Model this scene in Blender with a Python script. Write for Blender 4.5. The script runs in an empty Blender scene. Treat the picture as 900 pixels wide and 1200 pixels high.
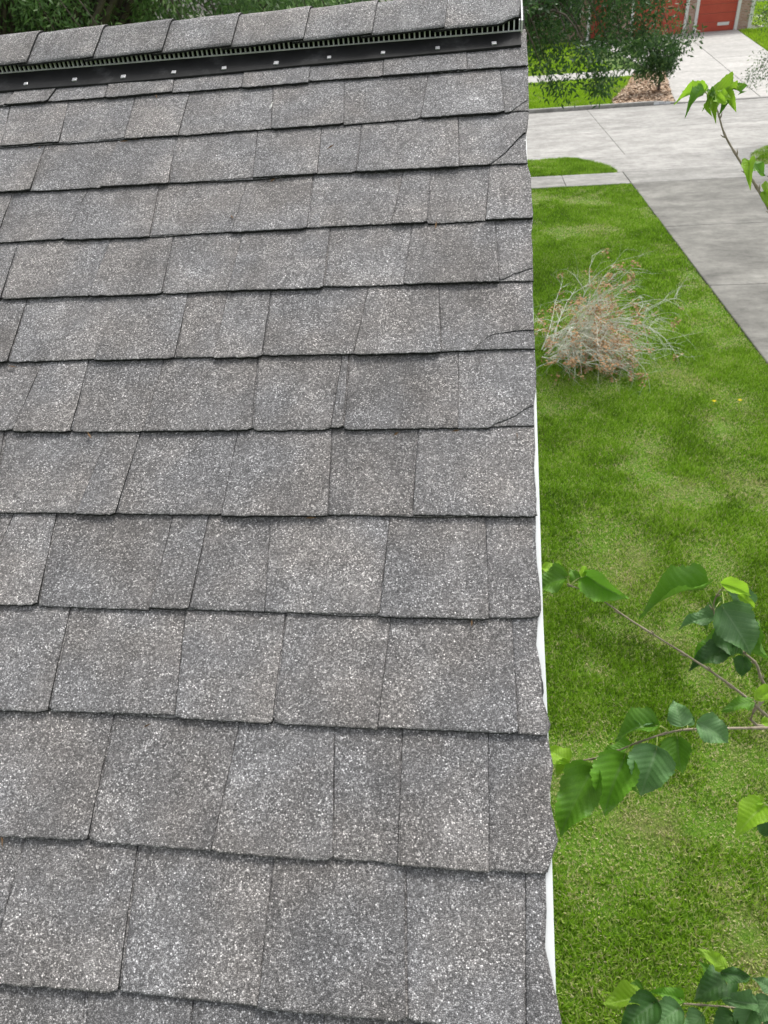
import bpy, bmesh, math, random
import numpy as np
from mathutils import Vector, Matrix, noise as mn

random.seed(7)
rng = np.random.default_rng(7)
S = bpy.context.scene
COL = S.collection

# ------------------------------------------------------------------ camera
PIT = 0.46286756                      # roof pitch
GZ = 3.86                             # height of the roof frame's origin over the lawn
FPX = 825.0
CM = Matrix(((0.9910558, -0.00749339, 0.13323757),
             (0.11153198, 0.5947233, -0.79615627),
             (-0.07327358, 0.80389554, 0.59023973)))
CP = Vector((-0.08392802, -1.6741453, 4.0))
cam = bpy.data.cameras.new('camera'); camo = bpy.data.objects.new('camera', cam)
COL.objects.link(camo)
camo.matrix_world = Matrix.Translation(CP) @ CM.to_4x4()
cam.sensor_fit = 'VERTICAL'; cam.sensor_height = 36; cam.lens = FPX / 1200 * 36
cam.clip_start = 0.02; cam.clip_end = 3000
cam.dof.use_dof = True; cam.dof.focus_distance = 1.15; cam.dof.aperture_fstop = 13.0
S.camera = camo

# ------------------------------------------------------------------ sky and sun (bright overcast)
w = bpy.data.worlds.new("World"); S.world = w; w.use_nodes = True
nt = w.node_tree; nt.nodes.clear()
SUN_EL, SUN_AZ = math.radians(56), math.radians(25)
sky = nt.nodes.new('ShaderNodeTexSky'); sky.sky_type = 'NISHITA'; sky.sun_disc = False
sky.sun_elevation = SUN_EL; sky.sun_rotation = SUN_AZ; sky.dust_density = 4; sky.air_density = 1.0
hs = nt.nodes.new('ShaderNodeHueSaturation'); hs.inputs['Saturation'].default_value = 0.22
bg = nt.nodes.new('ShaderNodeBackground'); bg.inputs[1].default_value = 0.15
wo = nt.nodes.new('ShaderNodeOutputWorld')
nt.links.new(sky.outputs[0], hs.inputs['Color']); nt.links.new(hs.outputs[0], bg.inputs[0]); nt.links.new(bg.outputs[0], wo.inputs[0])
sl = bpy.data.lights.new('sun', 'SUN'); sl.energy = 1.15; sl.angle = math.radians(14); sl.color = (1, .97, .92)
so = bpy.data.objects.new('sun', sl); COL.objects.link(so)
sd = Vector((math.sin(SUN_AZ) * math.cos(SUN_EL), math.cos(SUN_AZ) * math.cos(SUN_EL), math.sin(SUN_EL)))
so.rotation_euler = sd.to_track_quat('Z', 'Y').to_euler()
S.view_settings.view_transform = 'Standard'; S.view_settings.look = 'None'
S.view_settings.exposure = 0.68; S.view_settings.gamma = 1
S.cycles.max_bounces = 6; S.cycles.transparent_max_bounces = 6

# ------------------------------------------------------------------ helpers
WR = Matrix.Translation((0, 0, GZ)) @ Matrix.Rotation(PIT, 4, 'X')      # roof frame -> world
WRI = WR.inverted()
CPR = WRI @ CP
def ray(x, y):
    return CM @ Vector(((x - 450) / FPX, (600 - y) / FPX, -1.0))
def at(x, y, t):
    return CP + ray(x, y) * t
def ground(x, y, z=0.0, s=0.0, y0=0.0):
    """where the line of sight meets the ground z + s*(Y-y0)"""
    d = ray(x, y)
    t = (z + s * (CP.y - y0) - CP.z) / (d.z - s * d.y)
    return CP + d * t
def onroof(x, y, h=0.0):
    d = WRI.to_3x3() @ ray(x, y); t = (h - CPR.z) / d.z
    return CPR + d * t
CMI = CM.transposed()
def proj(P):
    q = CMI @ (Vector(P) - CP)
    return 450 + FPX * q.x / -q.z, 600 - FPX * q.y / -q.z
def r_on_row(x, u, h=0.003):
    a, b = -3.0, 0.6
    for _ in range(40):
        m = (a + b) / 2
        if proj(WR @ Vector((m, u, h)))[0] < x: a = m
        else: b = m
    return (a + b) / 2

def props(o, label=None, cat=None, group=None, kind=None):
    if label: o['label'] = label
    if cat: o['category'] = cat
    if group: o['group'] = group
    if kind: o['kind'] = kind
    return o
def empty(name, loc=(0, 0, 0), parent=None, **k):
    o = bpy.data.objects.new(name, None); COL.objects.link(o); o.location = loc
    o.empty_display_size = 0.2
    if parent: o.parent = parent
    return props(o, **k)
def mesh(name, V, F, mats, parent=None, smooth=False, mi=None, **k):
    me = bpy.data.meshes.new(name); me.from_pydata([tuple(v) for v in V], [], F)
    for m in (mats if isinstance(mats, (list, tuple)) else [mats]): me.materials.append(m)
    if mi is not None: me.polygons.foreach_set('material_index', mi)
    if smooth: me.polygons.foreach_set('use_smooth', [True] * len(me.polygons))
    me.update()
    o = bpy.data.objects.new(name, me); COL.objects.link(o)
    if parent: o.parent = parent
    return props(o, **k)
def box_geo(x0, x1, y0, y1, z0, z1, V, F):
    b = len(V)
    V += [(x0, y0, z0), (x1, y0, z0), (x1, y1, z0), (x0, y1, z0), (x0, y0, z1), (x1, y0, z1), (x1, y1, z1), (x0, y1, z1)]
    F += [[b + i for i in f] for f in ((0, 3, 2, 1), (4, 5, 6, 7), (0, 1, 5, 4), (1, 2, 6, 5), (2, 3, 7, 6), (3, 0, 4, 7))]
def box(name, x0, x1, y0, y1, z0, z1, m, parent=None, bev=0.0, **k):
    V, F = [], []; box_geo(x0, x1, y0, y1, z0, z1, V, F)
    o = mesh(name, V, F, m, parent, **k)
    if bev:
        b = o.modifiers.new('b', 'BEVEL'); b.width = bev; b.segments = 2; b.limit_method = 'NONE'
    return o
def tube_geo(pts, rad, n, V, F, cap=True):
    base = len(V); k = len(pts)
    up = Vector((0.13, 0.27, 0.95)).normalized()
    for i, p in enumerate(pts):
        p = Vector(p)
        t = (Vector(pts[min(i + 1, k - 1)]) - Vector(pts[max(i - 1, 0)]))
        if t.length < 1e-9: t = Vector((0, 0, 1))
        t.normalize()
        a = t.cross(up)
        if a.length < 0.05: a = t.cross(Vector((1, 0, 0)))
        a.normalize(); b = t.cross(a)
        r = rad[i] if isinstance(rad, (list, tuple)) else rad
        for j in range(n):
            an = 2 * math.pi * j / n
            V.append(tuple(p + a * (r * math.cos(an)) + b * (r * math.sin(an))))
    for i in range(k - 1):
        for j in range(n):
            F.append([base + i * n + j, base + i * n + (j + 1) % n, base + (i + 1) * n + (j + 1) % n, base + (i + 1) * n + j])
    if cap:
        F.append([base + j for j in range(n)][::-1]); F.append([base + (k - 1) * n + j for j in range(n)])
def spline(P, n=6):
    P = [Vector(p) for p in P]; out = []
    for i in range(len(P) - 1):
        a = P[max(i - 1, 0)]; b = P[i]; c = P[i + 1]; d = P[min(i + 2, len(P) - 1)]
        for k in range(n):
            t = k / n
            out.append(0.5 * ((2 * b) + (c - a) * t + (2 * a - 5 * b + 4 * c - d) * t * t + (3 * b - a - 3 * c + d) * t ** 3))
    out.append(P[-1]); return out

# ------------------------------------------------------------------ materials
class NT:
    def __init__(s, name, rough=0.8, spec=0.3):
        s.m = bpy.data.materials.new(name); s.m.use_nodes = True
        s.t = s.m.node_tree; s.b = s.t.nodes['Principled BSDF']
        s.b.inputs['Roughness'].default_value = rough; s.b.inputs['Specular IOR Level'].default_value = spec
        s.tc = s.n('ShaderNodeTexCoord')
    def n(s, typ, **kw):
        o = s.t.nodes.new(typ)
        for k, v in kw.items(): setattr(o, k, v)
        return o
    def l(s, a, b): s.t.links.new(a, b)
    def noise(s, scale, detail=4, rough=0.6, vec=None, w=None):
        o = s.n('ShaderNodeTexNoise'); o.inputs['Scale'].default_value = scale
        o.inputs['Detail'].default_value = detail; o.inputs['Roughness'].default_value = rough
        s.l(vec if vec else s.tc.outputs['Object'], o.inputs['Vector']); return o.outputs['Fac']
    def ramp(s, fac, stops, interp='LINEAR'):
        o = s.n('ShaderNodeValToRGB'); r = o.color_ramp; r.interpolation = interp
        while len(r.elements) < len(stops): r.elements.new(0.5)
        for e, (p, c) in zip(r.elements, stops):
            e.position = p; e.color = (c if len(c) == 4 else (*c, 1)) if isinstance(c, tuple) else (c, c, c, 1)
        s.l(fac, o.inputs[0]); return o.outputs[0]
    def mix(s, fac, a, b, mode='MIX'):
        o = s.n('ShaderNodeMix', data_type='RGBA', blend_type=mode)
        for v, i in ((fac, 0), (a, 6), (b, 7)):
            if hasattr(v, 'is_linked') or hasattr(v, 'links'): s.l(v, o.inputs[i])
            elif i == 0: o.inputs[0].default_value = v
            else: o.inputs[i].default_value = (*v, 1) if isinstance(v, tuple) else (v, v, v, 1)
        return o.outputs[2]
    def math(s, op, a, b=None):
        o = s.n('ShaderNodeMath', operation=op)
        for v, i in ((a, 0), (b, 1)):
            if v is None: continue
            if hasattr(v, 'links'): s.l(v, o.inputs[i])
            else: o.inputs[i].default_value = v
        return o.outputs[0]
    def bump(s, h, dist, strength=1.0, nrm=None):
        o = s.n('ShaderNodeBump'); o.inputs['Distance'].default_value = dist; o.inputs['Strength'].default_value = strength
        s.l(h, o.inputs['Height'])
        if nrm: s.l(nrm, o.inputs['Normal'])
        s.l(o.outputs[0], s.b.inputs['Normal']); return o.outputs[0]
    def col(s, c):
        if hasattr(c, 'links'): s.l(c, s.b.inputs['Base Color'])
        else: s.b.inputs['Base Color'].default_value = (*c, 1) if isinstance(c, tuple) else (c, c, c, 1)
        return s.m

def granule_material(name, lift=1.0):
    k = NT(name, 0.75, 0.35)
    oi = k.n('ShaderNodeObjectInfo')
    off = k.n('ShaderNodeVectorMath', operation='ADD')
    cx = k.n('ShaderNodeCombineXYZ'); k.l(k.math('MULTIPLY', oi.outputs['Random'], 7.3), cx.inputs[0]); k.l(k.math('MULTIPLY', oi.outputs['Random'], 3.1), cx.inputs[1])
    k.l(k.tc.outputs['Object'], off.inputs[0]); k.l(cx.outputs[0], off.inputs[1]); v = off.outputs[0]
    # granules, crushed stone about 1.6 mm
    vo = k.n('ShaderNodeTexVoronoi'); vo.inputs['Scale'].default_value = 570; k.l(v, vo.inputs['Vector'])
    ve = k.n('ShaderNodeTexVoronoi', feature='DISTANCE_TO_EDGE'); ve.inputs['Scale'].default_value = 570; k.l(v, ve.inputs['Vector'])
    vs = k.n('ShaderNodeTexVoronoi'); vs.inputs['Scale'].default_value = 400; k.l(v, vs.inputs['Vector'])
    sep = k.n('ShaderNodeSeparateColor'); k.l(vo.outputs['Color'], sep.inputs[0])
    sep2 = k.n('ShaderNodeSeparateColor'); k.l(vs.outputs['Color'], sep2.inputs[0])
    g1 = k.ramp(sep.outputs[0], [(0.0, .090), (.40, .150), (.68, .205), (.84, .275), (.93, .40), (1.0, .56)])
    g2 = k.ramp(sep2.outputs[1], [(.88, 0.0), (.95, .30), (1.0, .46)])
    c = k.mix(.8, g1, g2, 'LIGHTEN')
    plain = k.ramp(sep.outputs[1], [(0.0, .11), (.6, .17), (1.0, .25)])
    c = k.mix(k.ramp(k.noise(13, 6, .7, v), [(.42, 0.0), (.64, .42)]), c, plain)      # areas with few pale granules
    c = k.mix(1.0, c, k.ramp(ve.outputs['Distance'], [(.0, .22), (.07, .55), (.20, 1.0)]), 'MULTIPLY')   # black asphalt between granules, with crevice shade painted into the colour
    # wide mottling: bleached and dirty areas; a slow tone per piece
    big = k.ramp(k.noise(9, 5, .62, v), [(.30, .84), (.50, 1.0), (.70, 1.20)])
    med = k.ramp(k.noise(55, 4, .7, v), [(.28, .86), (.5, 1.0), (.72, 1.18)])
    c = k.mix(1.0, c, k.ramp(k.noise(20, 4, .65, v), [(.52, 1.0), (.68, 1.22)]), 'MULTIPLY')
    c = k.mix(1.0, c, big, 'MULTIPLY'); c = k.mix(1.0, c, med, 'MULTIPLY')
    tint = k.ramp(k.noise(6, 3, .5, v), [(.38, (1.01, .995, 1.0)), (.62, (1.06, 1.0, .955))])
    c = k.mix(1.0, c, tint, 'MULTIPLY')
    tone = k.n('ShaderNodeMapRange'); tone.inputs[3].default_value = .91 * lift; tone.inputs[4].default_value = 1.10 * lift
    k.l(oi.outputs['Random'], tone.inputs[0])
    c = k.mix(1.0, c, tone.outputs[0], 'MULTIPLY')
    # streaks of algae
    mp = k.n('ShaderNodeMapping'); mp.inputs['Scale'].default_value = (1, .22, 1); k.l(k.tc.outputs['Object'], mp.inputs[0])
    st = k.ramp(k.noise(14, 4, .6, mp.outputs[0]), [(.44, 1.0), (.66, .84)])
    c = k.mix(1.0, c, st, 'MULTIPLY')
    h = k.math('ADD', k.math('MULTIPLY', k.math('MULTIPLY', k.math('MINIMUM', ve.outputs['Distance'], .3), 2.6), k.math('ADD', sep.outputs[2], .35)),
               k.math('ADD', k.math('MULTIPLY', sep2.outputs[2], .5), k.math('MULTIPLY', k.noise(900, 2, .6, v), .5)))
    n1 = k.n('ShaderNodeBump'); n1.inputs['Distance'].default_value = .004; n1.inputs['Strength'].default_value = .5
    k.l(k.noise(60, 3, .6, v), n1.inputs['Height'])
    k.bump(h, .0016, 1.0, n1.outputs[0])
    return k.col(c)
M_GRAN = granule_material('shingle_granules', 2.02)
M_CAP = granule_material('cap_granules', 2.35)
k = NT('asphalt_edge', .9, .2); k.bump(k.noise(500, 3), .001, .8); M_EDGE = k.col(k.ramp(k.noise(420, 2), [(.35, .012), (.62, .03), (.75, .11)]))
k = NT('bare_asphalt', .6, .3); k.bump(k.noise(700, 3), .001, .8); M_BARE = k.col(k.ramp(k.noise(500, 2), [(.4, .02), (.7, .06)]))
k = NT('white_metal', .35, .5); M_WHITE = k.col(k.ramp(k.noise(12, 5), [(.3, (.74, .77, .76)), (.7, (.82, .84, .83))]))
k = NT('vent_plastic', .65, .2); k.bump(k.noise(300, 2), .0004, .5); M_VENT = k.col(k.ramp(k.noise(16, 5, .7), [(.3, .010), (.55, .018), (.66, .045), (.8, .09)]))
k = NT('vent_louver', .5, .4); M_LOUV = k.col(k.ramp(k.noise(40, 4, .7), [(.3, .6), (.7, .82)]))
M_VDARK = NT('vent_inside', .9, .1).col(.008)
k = NT('galvanised', .42, .5); k.b.inputs['Metallic'].default_value = .5; M_GALV = k.col(k.ramp(k.noise(200, 2), [(.3, .45), (.7, .7)]))
k = NT('plywood', .8, .2); M_WOOD = k.col((.25, .17, .10))
k = NT('siding_paint', .6, .3); M_SIDING = k.col(k.ramp(k.noise(5, 5), [(.3, (.55, .54, .50)), (.7, (.62, .61, .57))]))

# ------------------------------------------------------------------ the house and its roof
E_ = 0.1432
RL = -2.9                        # left end of the laid roof
house = empty('house', (-3, -2, 0), label='house with the grey shingled roof and white rake edge filling the photo', cat='house')
HI = Matrix.Translation((-3, -2, 0)).inverted()
roof_frame = HI @ WR
V, F = [], []; box_geo(RL, -0.012, -2.9, 0.222, -0.014, -0.002, V, F)
roof = mesh('roof', V, F, M_WOOD, house); roof.matrix_local = roof_frame
def roofpart(name, V, F, mats, mi=None, smooth=False, **k):
    return mesh(name, V, F, mats, roof, smooth, mi, **k)

def rowu(i, r=None):
    return -E_ * i + 0.0012 * math.sin(i * 2.3) 
EDGE_PX = [(616, -60), (616, 0), (618, 60), (619.5, 100), (619.5, 139), (618, 150), (615.5, 165), (618.5, 200), (622, 205), (625, 262), (623, 275), (625, 330), (623.5, 342),
  (626, 395), (628, 440), (629, 462), (626, 470), (626, 500), (628, 506), (626, 540), (626, 560), (629.6, 587), (629, 601), (626.7, 625), (629.6, 665), (633, 688), (636, 710),
  (631.5, 723), (625.5, 744), (634, 779), (634.5, 815), (640, 839), (646, 851), (642, 859), (644, 880), (649.5, 901), (643.5, 911), (644, 946), (655, 985), (647, 997), (645, 1012), (637.5, 1032),
  (640.5, 1057), (639, 1122), (642, 1126), (649.5, 1155), (658.5, 1192), (660, 1230)]
EU = []; ER = []
for x, y in EDGE_PX:
    p = onroof(x, y, .004); EU.append(p.y); ER.append(p.x)
EU = np.array(EU[::-1]); ER = np.array(ER[::-1])
def edge_r(u):
    if u < EU[0]: return ER[-1] * 0 + 0.002 + .004 * mn.noise(Vector((u * 25, 1.3, 0)))
    return float(np.interp(u, EU, ER)) + .0013 * mn.noise(Vector((u * 300, 4.2, 0))) + .0012 * mn.noise(Vector((u * 90, 1.2, 0)))

# row data: boundaries (x at upper line, x at lower line, kind) g = open joint, s = step; then levels per piece
ROWS = {
 0: ([(128,124,'g'),(205,203,'s'),(286,284,'g'),(365,362,'s'),(450,449,'s'),(547,547,'s')], 'RPRPRPR', None),
 1: ([(12,2,'g'),(80,70,'s'),(159,146,'g'),(222,210,'s'),(320,318,'s'),(403,403,'s'),(502,493,'s'),(586,591,'s')], 'RPRPRPRPR', [(594,135),(603,129),(616,119)]),
 2: ([(53,37,'g'),(138,119,'s'),(207,199,'g'),(302,297,'s'),(377,372,'s'),(424,418,'g'),(537,538,'s')], 'PRPRPRPR', [(566,199),(590,183),(613,158)]),
 3: ([(15,-4,'g'),(103,75,'s'),(187,177,'g'),(290,272,'s'),(367,361,'g'),(473,459,'s'),(504,501,'g'),(574,569,'s')], 'PRPRPRPRP', None),
 4: ([(21,3,'g'),(130,105,'s'),(204,191,'g'),(284,268,'s'),(387,380,'g'),(483,473,'s'),(580,585,'s')], 'PRPRPRPR', [(585,332),(601,323),(626,315)]),
 5: ([(32,11,'g'),(137,112,'s'),(221,206,'g'),(267,252,'s'),(318,308,'g'),(432,415,'s'),(514,517,'s')], 'PRPRPRPR', [(555,415),(562,405),(576,394),(590,391),(622,388)]),
 6: ([(104,85,'g'),(192,169,'s'),(302,297,'g'),(401,388,'s'),(409,403,'g'),(537,537,'s')], 'PRPRPRR', [(569,506),(581,497),(600,490),(622,476)]),
 7: ([(5,-8,'g'),(128,91,'s'),(165,138,'g'),(279,261,'s'),(389,385,'s'),(490,484,'s')], 'PRPRPRP', None),
 8: ([(67,46,'g'),(203,176,'s'),(245,223,'g'),(317,311,'s'),(457,445,'s'),(569,573,'s')], 'PRPRRPR', None),
 9: ([(83,59,'g'),(217,206,'s'),(335,321,'g'),(458,443,'s'),(600,607,'s')], 'PRPRPR', None),
 10: ([(-30,-60,'g'),(134,105,'g'),(281,249,'s'),(392,391,'s'),(472,466,'s'),(572,573,'s')], 'RPRPRPR', None),
 11: ([(162,141,'g'),(321,303,'s'),(475,477,'g'),(616,616,'s')], 'PRPRP', None),
 12: ([(100,88,'s'),(227,200,'g'),(380,370,'s'),(520,520,'g')], 'RPRPR', None),
}
def sheet(rl, rr, ub, ut, top, thick, ncol, nrow, seed, rag=.0011, droop=.0006, edge_mat=True, ubf=None, right_edge=False, inset=0.0):
    """a shingle piece: rl,rr = (r at lower, r at upper) of left/right side; top(r,t) = height"""
    V, F, MI = [], [], []
    ts = [0, .012, .05] + [.05 + .95 * (j + 1) / nrow for j in range(nrow)]
    ss = [0, .012] + [(.012 + .976 * (i + 1) / ncol) for i in range(ncol)] + [1]
    nc, nr = len(ss), len(ts)
    for j, t in enumerate(ts):
        for i, s in enumerate(ss):
            a = rl[0] + (rl[1] - rl[0]) * t; b = rr[0] + (rr[1] - rr[0]) * t
            r = a + (b - a) * s
            lo = ub if ubf is None else ubf(r)
            u = lo + (ut - lo) * t
            if right_edge:
                b = edge_r(u) - inset; r = a + (b - a) * s
                if ubf is not None: lo = ubf(r); u = lo + (ut - lo) * t
            e1 = (1 - min(1, t / .05)); fe = max(0, 1 - s * 30, 1 - (1 - s) * 30)
            u += rag * e1 * (mn.noise(Vector((r * 150, seed, 0))) + .6 * mn.noise(Vector((r * 520, seed, 3))))
            r += rag * .5 * fe * mn.noise(Vector((seed, u * 160, 5)))
            z = top(r, t) + .0009 * mn.noise(Vector((r * 14, u * 22, seed * .37))) + .0005 * mn.noise(Vector((r * 60, u * 60, seed)))
            if j == 0: z -= droop
            elif j == 1: z -= droop * .25
            if i in (0, nc - 1): z -= droop * .8
            V.append((r, u, z))
    for j in range(nr - 1):
        for i in range(nc - 1):
            F.append([j * nc + i, j * nc + i + 1, (j + 1) * nc + i + 1, (j + 1) * nc + i]); MI.append(0)
    ring = [(0, i) for i in range(nc)] + [(j, nc - 1) for j in range(1, nr)] + [(nr - 1, i) for i in range(nc - 2, -1, -1)] + [(j, 0) for j in range(nr - 2, 0, -1)]
    b0 = len(V)
    for j, i in ring:
        x, y, z = V[j * nc + i]; V.append((x + .0006 * mn.noise(Vector((x * 400, y * 400, 1))), y + .0006 * mn.noise(Vector((x * 400, y * 400, 9))), z - thick))
    n = len(ring)
    for q in range(n):
        a = ring[q][0] * nc + ring[q][1]; b = ring[(q + 1) % n][0] * nc + ring[(q + 1) % n][1]
        F.append([a, b0 + q, b0 + (q + 1) % n, b]); MI.append(1 if edge_mat else 0)
    F.append([b0 + q for q in range(n)][::-1]); MI.append(1)
    # make the walls face outward
    return V, F, MI
def add_piece(name, *a, **k):
    V, F, MI = sheet(*a, **k)
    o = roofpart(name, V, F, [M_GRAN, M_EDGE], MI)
    sm = [m == 0 for m in MI]; o.data.polygons.foreach_set('use_smooth', sm)
    return o

OV = .045
nrows = 18
LIFT = [random.uniform(-.0004, .0009) for _ in range(40)]
for i in range(nrows):
    ub = rowu(i); ut = rowu(i - 1) + (OV if i else .06)
    if i == 0: ut = .135
    L = ut - ub
    warp = random.uniform(0, 20)
    lift = lambda r, i=i, warp=warp: .0009 * (1 + mn.noise(Vector((r * 4 + warp, i * 3.1, 0)))) + LIFT[i]
    # backing strips: full-width lower laminate, joints about every metre
    js = [RL]; x = RL + random.uniform(.3, .9)
    while x < -.35: js.append(x); x += random.uniform(.85, 1.0)
    js.append(None)
    fwd = random.uniform(0, 30)
    def ubb(r, ub=ub, fwd=fwd, i=i):
        return ub + .0050 - .0105 * max(0, mn.noise(Vector((r * 5 + fwd, i * 1.7, 0))) + .08)
    for a, b in zip(js[:-1], js[1:]):
        last = b is None
        bb = -.001 if last else b - .0015
        top = lambda r, t, lift=lift: (.0050 + lift(r)) * (1 - t) + .0006
        add_piece('shingle_backing', (a, a), (bb, bb), ub, ut - .01, top, .0022, max(8, int((bb - a) / .012)), 5, i * 7.1 + a,
                  ubf=ubb, right_edge=last, inset=0.0)
    # tabs
    if i in ROWS:
        bd, lv, cut = ROWS[i]
        bounds = [(r_on_row(xb, ub), r_on_row(xt, rowu(i - 1) if i else .07), kd) for xt, xb, kd in bd]
    else:
        bounds, lv, cut = [], '', None
        x = -random.uniform(.05, .14)
        while x > -1.0: bounds.insert(0, (x, x + random.uniform(-.01, .01), random.choice('gs'))); x -= random.uniform(.07, .2)
        lv = ''.join('RP'[q % 2] for q in range(len(bounds) + 1))
    # continue to the left, beyond the frame
    x = bounds[0][0]
    lvl = lv[0]; q = 0
    while x > RL + .2:
        x -= random.uniform(.07, .19)
        bounds.insert(0, (x, x + random.uniform(-.012, .012), random.choice('gs'))); lvl = 'R' if lvl == 'P' else 'P'; lv = lvl + lv
    ext = [(RL, RL, 's')] + bounds + [(None, None, 's')]
    cutf = None
    if cut:
        cp = [onroof(x, y, .006) for x, y in cut]
        cx = [p.x for p in cp]; cy = [p.y for p in cp]
        cutf = lambda r, cx=cx, cy=cy, ub=ub: max(ub, float(np.interp(r, cx, cy, left=ub))) if r > cx[0] else ub
    for q in range(len(ext) - 1):
        (lb, lt, lk), (rb, rt, rk) = ext[q], ext[q + 1]
        last = rb is None
        # r at the far (hidden) end extrapolates past the visible upper line
        f = L / max(1e-6, (rowu(i - 1) - ub)) if i else L / .07
        lt2 = lb + (lt - lb) * f
        rt2 = 0 if last else rb + (rt - rb) * f
        if last: rb = rt2 = -.002
        gl = .0011 if lk == 'g' else .0004; gr = .0011 if rk == 'g' else .0004
        proud = lv[q] == 'P'
        T = (.0088 if proud else .0066) + random.uniform(-.0004, .0004)
        curl = random.uniform(-.0003, .0008)
        wd = abs((rb if not last else 0) - lb)
        top = lambda r, t, T=T, lift=lift, curl=curl: (T + lift(r)) * (1 - t) + .0016 * t + curl * max(0, 1 - t * 5)
        back = random.uniform(-.0022, .0022) + (-.0008 if proud else .0010); tl = random.uniform(-.020, .020); rc_ = lb
        rd_l, rd_r = (random.uniform(.002, .006) if lk == 'g' or random.random() < .3 else 0), (random.uniform(.002, .006) if (rk == 'g' or random.random() < .3) and not last else 0)
        ru_ = (rb if not last else 0)
        def ubf(r, cutf=cutf, back=back, ub=ub, tl=tl, rc_=rc_, rd_l=rd_l, rd_r=rd_r, ru_=ru_):
            d0 = max(0, 1 - (r - rc_) / .009); d1 = max(0, 1 - (ru_ - r) / .009)
            return (cutf(r) if cutf else ub) + back + tl * (r - (rc_ + ru_) / 2) + rd_l * d0 ** 2 + rd_r * d1 ** 2
        add_piece('shingle', (lb + gl, lt2 + gl), (rb - gr, rt2 - gr), ub, ut, top, .0030 if not proud else .0042,
                  max(5, int(wd / .007)) if i < 14 and lb > -1.6 else 4, 7 if i < 14 and lb > -1.6 else 3, i * 13.7 + q * 3.3,
                  rag=.0017, ubf=ubf, right_edge=last, inset=random.uniform(.0005, .0045))
# under-layer (starter) that shows black along the rake, and a torn bare patch
V, F = [], []
us = np.arange(-2.6, .2, .006)
for u in us:
    e = edge_r(u) - .0035 + .0012 * mn.noise(Vector((u * 90, 7, 7)))
    V += [(-.05, u, .0005), (e, u, .0005), (e, u, -.0012)]
for j in range(len(us) - 1):
    a = j * 3; F += [[a, a + 1, a + 4, a + 3], [a + 1, a + 2, a + 5, a + 4]]
roofpart('underlayment', V, F, M_EDGE)
p = onroof(633, 806, .002)
V, F = [], []
pts = [(-.004, .012), (.001, .014), (.0035, .006), (.004, -.006), (.002, -.013), (-.002, -.012), (-.006, -.006), (-.003, .0)]
for z in (.0045, .001):
    for x, y in pts: V.append((p.x + x, p.y + y, z))
n = len(pts); F = [list(range(n))[::-1]] + [[q, (q + 1) % n, n + (q + 1) % n, n + q] for q in range(n)]
roofpart('torn_flap', V, F, M_BARE)

# a white bird dropping and bits of leaf litter on the shingles
V, F = [], []
p = onroof(317.5, 122, .012)
for q in range(3):
    b = len(V); rr = .0035 - .0008 * q; cy = p.y + (q - 1) * .006; n = 9
    V.append((p.x + .001 * q, cy, p.z - .0002 + .0012)); 
    for j in range(n): V.append((p.x + .001 * q + rr * .7 * math.cos(j * 6.283 / n) * random.uniform(.7, 1.2), cy + rr * 1.3 * math.sin(j * 6.283 / n) * random.uniform(.7, 1.2), p.z - .0012))
    for j in range(n): F.append([b, b + 1 + j, b + 1 + (j + 1) % n])
V2, F2 = [], []
for _ in range(26):
    x = random.uniform(-1.0, -.03); i_ = random.randint(0, 11); y = -E_ * i_ - random.uniform(.002, .012) if random.random() < .7 else random.uniform(-1.6, .03)
    a = random.uniform(0, 3.14); L_ = random.uniform(.004, .011); W_ = random.uniform(.0006, .0016); b = len(V2)
    dx, dy = math.cos(a) * L_, math.sin(a) * L_; ex, ey = -math.sin(a) * W_, math.cos(a) * W_
    V2 += [(x - dx, y - dy, .0075), (x + ex, y + ey, .0095), (x + dx, y + dy, .0080), (x - ex, y - ey, .0072)]; F2.append([b, b + 3, b + 2, b + 1])
roofpart('leaf_litter', V2, F2, NT('litter', .9, .1).col((.16, .10, .055)), kind='stuff')
M_DROP = NT('dropping', .7, .3).col((.8, .8, .76))
roofpart('bird_dropping', V, F, M_DROP)
# rake trim: drip edge (white metal) and fascia
V, F = [], []
prof = [(-.06, -.0022), (-.0012, -.0022), (-.0002, -.0034), (.0, -.034), (.0016, -.040), (.0008, -.042), (-.0015, -.036), (-.0020, -.006), (-.06, -.004)]
us = np.linspace(-2.9, .215, 40)
for u in us:
    dx = .0008 * mn.noise(Vector((u * 3, 2, 2))) + float(np.interp(u, [-1.9, -1.52, -1.28, -1.13, -.94, -.74, -.3, .2], [-.0040, -.0020, .0, -.0012, -.0006, .0005, .0, -.001]))
    for x, z in prof: V.append((x + dx, u, z))
m = len(prof)
for j in range(len(us) - 1):
    for q in range(m): F.append([j * m + q, j * m + (q + 1) % m, (j + 1) * m + (q + 1) % m, (j + 1) * m + q])
roofpart('drip_edge', V, F, M_WHITE)
V, F = [], []; box_geo(-.024, -.0065, -2.9, .20, -.19, -.0405, V, F); roofpart('fascia_board', V, F, M_WHITE)
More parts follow.
